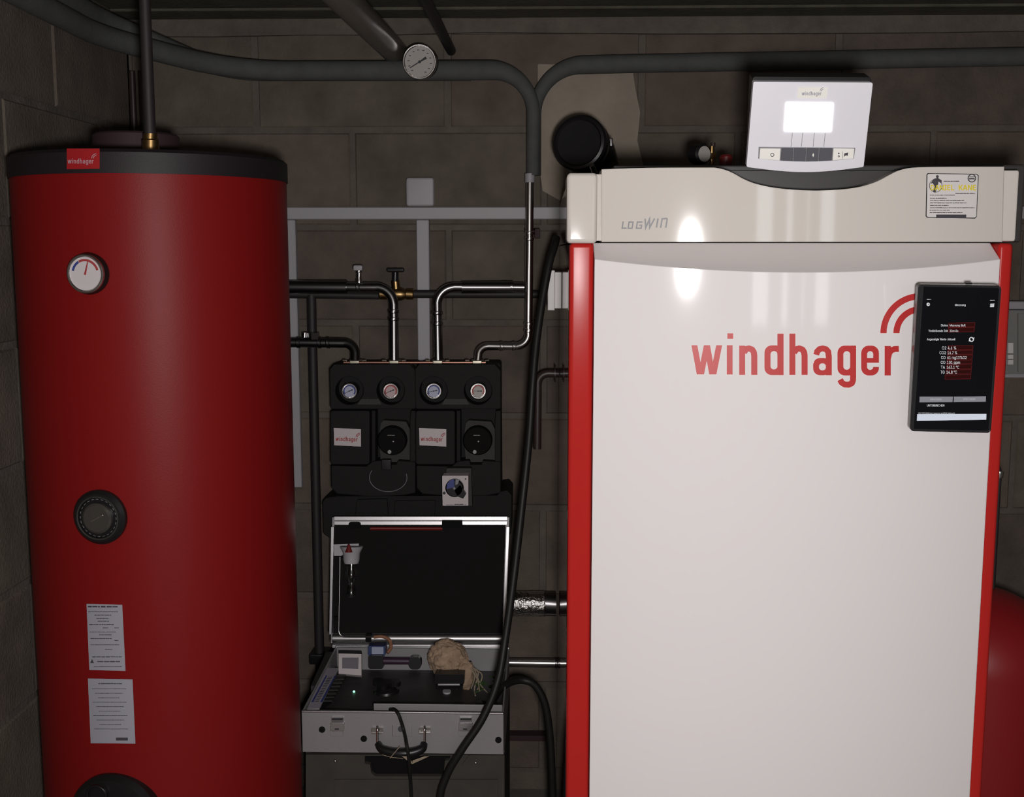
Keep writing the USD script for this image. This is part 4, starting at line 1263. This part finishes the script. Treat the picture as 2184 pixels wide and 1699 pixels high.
sr = thing('scale_strip', 'long white strip with two dark printed scales at the case\'s left side', 'ruler', PZ(690, 1480, IZ + .02))
zs = zr - .006
obj('strip', on_insert(Polygon([(694, 1427), (722, 1427), (681, 1514), (655, 1515)]), .004, zs - .004), 'strip_label', sr)
obj('support', on_insert(Polygon([(696, 1429), (714, 1429), (676, 1505), (664, 1505)]), zs - .004 - IZ, IZ), 'insert', sr)
obj('print', on_insert(unary_union([Polygon([(695, 1440), (698, 1440), (668, 1497), (664, 1497)]), Polygon([(714, 1440), (717, 1440), (687, 1497), (683, 1497)])]), .0004, zs), 'dial_blue', sr, smooth=False)
obj('print', on_insert(unary_union([Polygon([(700 - 29 * t, 1443 + 52 * t), (709 - 29 * t, 1443 + 52 * t), (708.3 - 29 * t, 1444.2 + 52 * t), (699.3 - 29 * t, 1444.2 + 52 * t)]) for t in np.linspace(0, 1, 16)]), .0004, zs), 'print', sr, smooth=False)
bs = thing('printer_strip', 'black ribbed strip beside the white scale strip in the case', 'printer', PZ(720, 1470, IZ))
obj('body', on_insert(Polygon([(724, 1428), (746, 1428), (706, 1500), (690, 1510), (684, 1505)]), .014, IZ), 'black', bs)
for t in np.linspace(0.02, .9, 9):
    obj('rib', on_insert(Polygon([(725 - 38 * t, 1430 + 70 * t), (744 - 38 * t, 1430 + 70 * t), (742.5 - 38 * t, 1433 + 70 * t), (723.5 - 38 * t, 1433 + 70 * t)]), .003, IZ + .014), 'epp_grey', bs)
# small white display instrument, leaning on the back wall
q0, q1, q2 = P(724, 1437, 2.60), P(771, 1441, 2.60), P(722, 1393, 2.63)
WPl = Plane(q0, unit(np.cross(q1 - q0, q2 - q0)), q1 - q0)
wd_ = thing('display_unit', 'small white display unit with grey screen leaning at the case\'s back left', 'instrument', q0)
obj('body', WPl.slab(Polygon([(722, 1393), (771, 1394), (771, 1440), (722, 1436)]), -.016, 0), 'sign', wd_)
obj('screen', WPl.slab(Polygon([(730, 1402), (765, 1402), (764, 1426), (730, 1425)]), -.001, .001), 'grey_screen', wd_)
obj('top', WPl.slab(Polygon([(722, 1386), (771, 1387), (771, 1393.5), (722, 1392.5)]), -.016, -.001), 'black', wd_)
# blue sensor box, purple grip, knob
bp = Plane(P(800, 1400, 2.62), (0, -1, .1))
sb_ = thing('sensor_box', 'small blue box with pale label against the case\'s back wall', 'instrument', bp.at(803, 1400))
obj('body', bp.slab(rrect(785, 1377, 822, 1398, 3), -.03, 0), 'blue_case', sb_)
obj('label_plate', bp.slab(rrect(793, 1379, 818, 1394, 2), -.001, .0012), 'pale_blue', sb_)
gp = Plane(P(840, 1420, 2.60), (0, -1, .15))
gr = thing('probe_grip', 'dark purple probe grip lying along the back of the case', 'grip', gp.at(840, 1425))
obj('shaft', tube([gp.at(815, 1409, -.012), gp.at(885, 1409, -.012)], .0085, 16), 'purple_grip', gr)
obj('end_block', gp.slab(rrect(786, 1398, 817, 1426, 4), -.025, 0), 'black', gr)
obj('end_block', gp.slab(rrect(872, 1401, 898, 1427, 9), -.022, .001), 'black', gr)
kc = PZ(824, 1474, IZ)
kb = thing('rotary_knob', 'black three-lobed rotary knob on the case insert plate', 'knob', kc)
lob = unary_union([circ(0, 0, .016)] + [circ(.022 * math.cos(a), .016 * math.sin(a), .013) for a in (0.3, 2.6, 4.5)]).buffer(.004).buffer(-.004)
kt = trimesh.creation.extrude_polygon(lob, .010, engine='earcut')
kt.apply_translation(kc + (0, 0, .014))
obj('grip', kt, 'black', kb)
obj('base', lathe([(0, 0), (.031, 0), (.029, .006), (.018, .014), (0, .014)], kc, seg=36), 'black', kb)
# black terminal block with a metal edge, and the pale pad before it
tbp = Plane(P(957, 1460, 2.52), (0, -1, .05))
tb = thing('terminal_block', 'black block with bright metal edge below the beige rag', 'block', tbp.at(957, 1460))
obj('body', tbp.slab(rrect(927, 1438, 990, 1458, 2), -.04, 0), 'black', tb)
obj('metal_edge', tbp.slab(sbox(934, 1457.5, 981, 1461.5), -.004, .002), 'alu', tb)
obj('foot', tbp.slab(sbox(930, 1461, 986, 1470), -.035, -.001), 'black_matt', tb)
single('pale_pad', on_insert(affinity.scale(circ(953, 1476, 8), 1.1, .55), .004, IZ), 'funnel', 'tiny pale round pad in front of the black block', 'pad')
single('indicator_light', ball(PZ(755, 1476, IZ) + (0, 0, .002), .0028, (1, 1, 1), 2), 'led_green', 'tiny green glowing lamp on the case insert plate', 'lamp')
# beige crumpled rag
rg = trimesh.creation.icosphere(5, 1.0)
rv = np.asarray(rg.vertices)
nzv = meshkit.fbm(rv * 2.2 + 9, 4, 3)
nz2 = meshkit.fbm(rv * 5 + 4, 3, 8)
fold = np.abs(meshkit.fbm(rv * (2.6, 3.4, 2.2) + (1.5, 0, 7), 3, 11) - .5) + .25 * np.abs(meshkit.fbm(rv * 5 + 3, 2, 12) - .5)
rv = rv * (0.80 + .26 * nzv + .08 * nz2 + 0.42 * np.minimum(fold, .22))[:, None]
rc = P(955, 1408, 2.59)
rg.vertices = rv * (.046, .036, .046) + rc + np.array([0, 0, .004])
lob2 = trimesh.creation.icosphere(3, 1.0)
lv = np.asarray(lob2.vertices)
lob2.vertices = lv * (.62 + .6 * meshkit.fbm(lv * 2.5 + 2, 4, 6))[:, None] * (.024, .02, .042) + P(992, 1438, 2.57)
rag = thing('rag', 'crumpled beige cloth rag heaped at the back of the case', 'rag', rc - (0, 0, .05))
obj('cloth', rg, 'rag', rag, smooth=True)
obj('loose_end', lob2, 'rag', rag, smooth=True)
for k_ in range(5):
    a_ = P(978 + 5 * k_, 1400 + 6 * k_, 2.575)
    obj('strand', tube(spline([a_, a_ + np.array([.018 + .004 * k_, -.01, -.012]), P(1012 + 6 * (k_ % 3), 1440 + 9 * k_, 2.55), P(1005 + 9 * ((k_ * 2) % 5), 1468 + 5 * k_, 2.52)], 6), .0016, 6), 'straw', rag)
# green leafy scrap
gm = []
for i in range(9):
    a = rng.uniform(0, 6.28)
    c = PZ(1036 + rng.uniform(-22, 22), 1472 + rng.uniform(-9, 9), IZ)
    s = rng.uniform(.010, .018)
    lf = tm(m3.Manifold.hull_points(np.array([(s * math.cos(t) * (1 if k_ else .8), .5 * s * math.sin(t) * (1 if k_ else .8), k_ * .003) for t in np.linspace(0, 6.28, 11)[:-1] for k_ in (0, 1)])))
    lf.apply_transform(trimesh.transformations.euler_matrix(rng.uniform(-.5, .5), rng.uniform(-.5, .5), a))
    lf.apply_translation(c + (0, 0, .008 + .002 * i))
    gm.append(lf)
single('green_scrap', gm, 'green', 'dull green crumpled scrap at the right of the case', 'scrap')

# ------------------------------------------------------------------ storage box under the case
BP = Plane((0, YF + .01, .4), (0, -1, 0))
sx0, sx1 = BP.at(648, 1620)[0], BP.at(1078, 1620)[0]
sbx = thing('storage_box', 'grey brown storage box with a black grip opening, under the aluminium case', 'box', ((sx0 + sx1) / 2, (YF + YK) / 2, 0))
front = Polygon([(652, 1609), (1076, 1609), (1076, 2200), (652, 2200)])
gripo = Polygon([(778, 1611), (962, 1611), (958, 1620), (949, 1622), (946, 1650), (940, 1655), (800, 1655), (792, 1648), (789, 1630), (778, 1628)]).buffer(-2).buffer(2)
zf0 = .0
gl = BP.to(front).intersection(sbox(-3, -.4 + .002, 3, zbt - .4 - .0008))
obj('front_wall', BP.lift(gl.difference(BP.to(gripo)), -.012, 0), 'crate', sbx)
obj('body', box(sx0 + .002, sx1 - .002, YF + .06, YK - .01, .002, zbt - .001), 'crate', sbx)
obj('side_wall', box(sx0 + .002, sx0 + .012, YF + .022, YF + .06, .002, zbt - .001), 'crate', sbx)
obj('side_wall', box(sx1 - .012, sx1 - .002, YF + .022, YF + .06, .002, zbt - .001), 'crate', sbx)
obj('grip_opening', BP.slab(gripo.buffer(4), -.03, -.0125), 'black_matt', sbx, label='black grip opening')
obj('front_panel', BP.lift(BP.to(Polygon([(714, 1660), (1062, 1660), (1062, 2200), (714, 2200)])).intersection(sbox(-3, -.38, 3, .2)), 0, .004), 'crate', sbx)
obj('lid_edge', BP.slab(Polygon([(1000, 1609), (1076, 1609), (1060, 1624), (1015, 1630), (985, 1630)]), 0, .003), 'crate', sbx)
for xx, yy in ((715, 1622), (1015, 1626)):
    obj('screw', ball(BP.at(xx, yy, .002), .0035), 'chrome', sbx)
# bits of straw-coloured string and a paper tag at the handle
st_ = thing('paper_tag', 'folded brown paper tag on straw string at the case handle', 'tag', FW.at(880, 1628, .034))
obj('tag', [trimesh.Trimesh([FW.at(857, 1612, .043), FW.at(878, 1629, .045), FW.at(879, 1624, .045), FW.at(868, 1612, .043), FW.at(857, 1612, .0424), FW.at(878, 1629, .0444), FW.at(879, 1624, .0444), FW.at(868, 1612, .0424)], [(0, 1, 2), (0, 2, 3), (4, 6, 5), (4, 7, 6), (0, 5, 1), (0, 4, 5), (2, 6, 7), (2, 7, 3), (1, 5, 6), (1, 6, 2), (0, 3, 7), (0, 7, 4)], process=False),
            trimesh.Trimesh([FW.at(916, 1612, .043), FW.at(879, 1629, .045), FW.at(880, 1621, .045), FW.at(906, 1612, .043), FW.at(916, 1612, .0424), FW.at(879, 1629, .0444), FW.at(880, 1621, .0444), FW.at(906, 1612, .0424)], [(0, 2, 1), (0, 3, 2), (4, 5, 6), (4, 6, 7), (0, 1, 5), (0, 5, 4), (2, 7, 6), (2, 3, 7), (1, 6, 5), (1, 2, 6), (0, 7, 3), (0, 4, 7)], process=False)], 'straw', st_, smooth=False)
obj('string', [tube([FW.at(832, 1616, .042), FW.at(842, 1604, .043), FW.at(853, 1591, .041)], .0009, 6), tube([FW.at(815, 1609, .038), FW.at(835, 1614.5, .042), FW.at(860, 1617, .043)], .0007, 6)], 'straw', st_)

# ------------------------------------------------------------------ hoses and cables
ha = spline([P(1187, 508, 2.52), P(1183, 524, 2.50), P(1172, 560, 2.48), P(1157, 640, 2.46), P(1144, 730, 2.44), P(1136, 820, 2.42), P(1128, 940, 2.40), P(1112, 1090, 2.37), P(1096, 1230, 2.34), P(1078, 1360, 2.31), P(1062, 1450, 2.28), P(1030, 1530, 2.26), P(985, 1598, 2.25), P(952, 1655, 2.25), P(936, 1720, 2.25), P(928, 1900, 2.26), (lambda q: np.array([q[0] - .02, 2.2, .06]))(P(920, 2000, 2.25)), (lambda q: np.array([q[0] + .02, 2.0, .0095]))(P(920, 2000, 2.25)), (lambda q: np.array([q[0] + .2, 1.85, .0095]))(P(920, 2000, 2.25))], 8)
ha = [np.array([q[0], q[1], max(q[2], .0095)]) for q in ha]
single('hose', tube(ha, .0085, 14), 'hose', 'thick black hose hanging from the boiler side down across the case', 'hose')
hb = spline([P(1188, 535, 2.60), P(1170, 590, 2.58), P(1155, 690, 2.56), P(1146, 780, 2.54), P(1138, 900, 2.52), P(1124, 1010, 2.50)], 8)
hcv = spline([PZ(1022, 1500, IZ + .012), P(1046, 1500, 2.50), P(1066, 1470, 2.46), P(1090, 1454, 2.44), P(1116, 1450, 2.42), P(1142, 1462, 2.42), P(1162, 1500, 2.42), P(1172, 1560, 2.42), P(1177, 1640, 2.42), P(1179, 1720, 2.42), P(1180, 1900, 2.40), (lambda q: np.array([q[0], 2.36, .08]))(P(1178, 1900, 2.40)), (lambda q: np.array([q[0] - .04, 2.25, .0095]))(P(1178, 1900, 2.40)), (lambda q: np.array([q[0] - .16, 2.18, .0095]))(P(1178, 1900, 2.40))], 8)
hcv = [np.array([q[0], q[1], max(q[2], .0095)]) for q in hcv]
single('hose', tube(hcv, .0085, 14), 'hose', 'black hose looping out of the case and down beside the boiler', 'hose')
cb = spline([P(832, 1512, YF + .03), P(841, 1512.5, YF + .01), P(850, 1523, YF - .012), P(861, 1556, YF - .012), P(868, 1590, YF - .045), P(873, 1630, YF - .045), P(877, 1690, YF - .03), P(880, 1800, YF - .03), P(881, 1950, YF - .03), (lambda q: np.array([q[0], YF - .04, .03]))(P(881, 1950, YF)), (lambda q: np.array([q[0] + .03, YF - .09, .0045]))(P(881, 1950, YF)), (lambda q: np.array([q[0] + .12, YF - .15, .0045]))(P(881, 1950, YF))], 8)
cb = [np.array([q[0], q[1], max(q[2], .0045)]) for q in cb]
single('cable', tube(cb, .0038, 10), 'hose', 'thin black cable falling over the front of the case past its handle', 'cable')

# ------------------------------------------------------------------ things beside the boiler
xs_ = bx0 - .0012
fp_ = thing('foil_pipe', 'pipe wrapped in crumpled silver foil entering the boiler side', 'pipe', P(1125, 1287, 2.86))
a, b = P(1060, 1287, 2.86), P(1163, 1287, 2.86)
ft = tube([a + (b - a) * t for t in np.linspace(0, 1, 50)], .033, 40)
fv = np.asarray(ft.vertices)
cax = a + np.outer((fv - a) @ unit(b - a), unit(b - a))
ft.vertices = cax + (fv - cax) * (1 + .05 * (meshkit.fbm(fv * 55, 4, 2) - .5))[:, None]
obj('foil', ft, 'foil', fp_, smooth=True)
obj('collar', cyl(P(1161, 1287, 2.86), np.array([xs_ - .004, 2.86, b[2]]), .032, 32), 'steel_dark', fp_)
sp_ = thing('return_pipe', 'straight shiny steel pipe entering the boiler side at case height', 'pipe', P(1140, 1413, 2.86))
zq = P(1140, 1413, 2.86)[2]
obj('pipe', cyl((P(1040, 1413, 2.86)[0], 2.86, zq), (xs_, 2.86, zq), .012, 24), 'chrome', sp_)
obj('fitting', lathe([(0, 0), (.0135, 0), (.0135, .006), (0, .006)], (xs_ - .006, 2.86, zq), (1, 0, 0), 24), 'steel_dark', sp_)
bp_ = thing('elbow_pipe', 'brown elbow pipe beside the boiler, open end hanging down', 'pipe', P(1147, 957, 2.80))
zq = P(1170, 796, 2.80)[2]
obj('pipe', tube(fillet([P(1146, 957, 2.80), np.array([P(1147, 830, 2.80)[0], 2.80, zq]), (xs_, 2.80, zq)], .03, 10), .0102, 18), 'pipe_brown', bp_)
obj('flange', lathe([(0, 0), (.022, 0), (.022, .003), (0, .003)], (xs_ - .012, 2.80, zq), (1, 0, 0), 28), 'pipe_brown', bp_)
wbx = thing('connector_box', 'white plastic connector box on the boiler\'s left side', 'connector', (xs_ - .01, 2.55, P(1180, 662, 2.53)[2]))
z0_, z1_ = P(1180, 662, 2.50)[2], P(1180, 576, 2.50)[2]
xb = P(1168, 620, 2.50)[0]
obj('body', rbox(xb, xb + .016, 2.50, 2.60, z0_, z1_, .002), 'white', wbx)
obj('cover', rbox(xb + .0155, xs_ + .0002, 2.503, 2.60, z0_ + .004, z1_ - .004, .002), 'white', wbx)
zq = P(1130, 1578, 2.93)[2]
single('red_bar', rbox(P(1040, 1578, 2.94)[0], bx0 - .03, 2.94, YW - .002, zq - .008, zq + .008, .002), 'maroon', 'dull dark red bar along the foot of the back wall beside the boiler', 'bar')

# ------------------------------------------------------------------ things behind and above the boiler
ZTC = P(1600, 352, 1.86)[2]
fc_ = P(1237, 306, 2.66)
fn = unit((-.30, -.90, .12))
fe = thing('flue_elbow', 'black flue elbow with round inspection cap above the boiler\'s left rear', 'flue', (fc_[0] + .05, 2.76, ZTC))
rF = .061
obj('inspection_cap', lathe([(0, 0), (rF + .004, 0), (rF + .004, .016), (rF, .022), (rF - .006, .024), (rF - .010, .020), (0, .018)], fc_ - fn * .01, fn, 56), 'black', fe)
top = fc_ - fn * .012
ebx, eby = (top - fn * .085)[:2]
elbow = fillet([top + fn * .004, top - fn * .085, np.array([ebx + .012, eby + .012, ZTC + .03]), np.array([ebx + .012, eby + .012, ZTC + .001])], .05, 10)
obj('elbow', tube(elbow, rF - .002, 40), 'black', fe)
obj('collar', ringm(np.array([ebx + .012, eby + .012, ZTC + .001]), (0, 0, 1), .052, .068, .012, 48), 'black', fe)
obj('clamp', [ringm(fc_ - fn * .035, fn, rF - .004, rF + .003, .012, 48), rbox(*(lambda c: (c[0] - .008, c[0] + .012, c[1] - .01, c[1] + .01, c[2] - .012, c[2] + .008))(P(1296, 302, 2.68)), .003)], 'steel_dark', fe)
obj('nozzle', cyl(P(1262, 352, 2.60), P(1270, 372, 2.62), .006, 14), 'chrome', fe)
pgc = P(1490, 330, 2.30)
pg = thing('pressure_gauge', 'small black pressure gauge with brass fitting behind the boiler top', 'gauge', pgc - (0, 0, .03))
obj('body', lathe([(0, 0), (.020, 0), (.020, .022), (.017, .026), (0, .026)], pgc + np.array([-.006, .004, 0]), unit((.55, -.8, 0)), 36), 'black', pg)
obj('dial', disc(pgc + np.array([-.006, .004, 0]) + unit((.55, -.8, 0)) * .0255, unit((.55, -.8, 0)), .0155, .0015, 32), 'dial_grey', pg)
obj('fitting', [cyl(P(1518, 350, 2.31), P(1518, 312, 2.31), .0055, 14), cyl(P(1505, 332, 2.31), P(1522, 332, 2.31), .005, 14), lathe([(0, 0), (.0085, 0), (.0085, .012), (0, .012)], P(1518, 340, 2.31), seg=6)], 'brass', pg)
obj('cap', cyl(P(1521, 313, 2.31), P(1521, 304, 2.31), .0045, 12), 'pipe_brown', pg)
obj('foot', cyl(pgc + np.array([0, .01, -.018]), np.array([pgc[0], pgc[1] + .01, ZTC + .0005]), .006, 12), 'brass', pg)
sv = thing('safety_valve', 'small safety valve with dull red cap right of the pressure gauge', 'valve', P(1548, 352, 2.30))
vb = P(1548, 352, 2.30)
obj('body', cyl((vb[0], vb[1], ZTC + .0005), vb + np.array([0, 0, .001]), .007, 16), 'brass', sv)
obj('cap', lathe([(0, 0), (.013, 0), (.013, .016), (.010, .020), (0, .020)], vb, seg=24), 'red_pen', sv)

# right of the boiler
EX = np.array([.955, 2.42, 0])
ztv = P(2118, 1252, 2.42)[2]
ev = thing('expansion_vessel', 'dark red domed expansion vessel standing right of the boiler', 'vessel', EX)
rV = .18
prof = [(0, .10), (rV * .6, .12), (rV * .92, .17), (rV, .24)] + [(rV, ztv - .15)] + [(rV * math.cos(t), ztv - .15 + .15 * math.sin(t)) for t in np.linspace(.15, math.pi / 2, 10)[:-1]] + [(0, ztv)]
obj('body', lathe(prof, EX, seg=72), 'vessel_red', ev)
for t in (.6, 2.7, 4.8):
    c = EX + np.array([math.cos(t), math.sin(t), 0]) * rV * .8
    obj('leg', cbox(c[0] - .012, c[0] + .012, c[1] - .012, c[1] + .012, 0, .17, .002), 'vessel_red', ev)
vp = thing('vessel_pipe', 'thin dark pipe with bright coupling rising behind the boiler\'s right edge', 'pipe', P(2128, 1250, 2.42))
a, b = P(2126, 1262, 2.42), P(2132, 1005, 2.42)
xq = P(2131, 1010, 2.42)[0]
obj('pipe', tube(fillet([(xq, 2.42, ztv - .002), (xq, 2.42, P(2131, 985, 2.42)[2]), (xq - .10, 2.46, P(2131, 985, 2.42)[2])], .025, 8), .0055, 14), 'pipe_black', vp)
obj('coupling', lathe([(0, 0), (.0085, 0), (.0095, .003), (.0095, .012), (.0085, .015), (0, .015)], (xq, 2.42, P(2131, 1018, 2.42)[2]), seg=24), 'chrome', vp)
EP = Plane((0, 2.90, 1.4), (0, -1, 0))
db = thing('distribution_box', 'grey wall distribution box right of the boiler behind the tablet', 'electrical box', EP.at(2200, 802))
obj('body', EP.slab(Polygon([(2090, 661), (2290, 661), (2290, 800), (2090, 800)]), -.075, 0), 'grey_box', db)
obj('rim', EP.slab(Polygon([(2088, 797), (2292, 797), (2292, 804), (2088, 804)]), -.075, .006), 'trunk', db)
obj('cover', EP.slab(Polygon([(2170, 668), (2285, 668), (2285, 792), (2170, 792)]), 0, .006), 'grey_box', db)
for yy in ((730, 752), (755, 764), (766, 776)):
    obj('switch', EP.slab(sbox(2146, yy[0], 2157, yy[1]), 0, .012), 'white', db)
a, b = EP.at(2088, 642), EP.at(2300, 659)
single('cable_trunking', cbox(a[0], b[0], 2.885, YW - .002, b[2], a[2], .002), 'trunk', 'short white trunking on top of the grey distribution box at right', 'cable trunking')
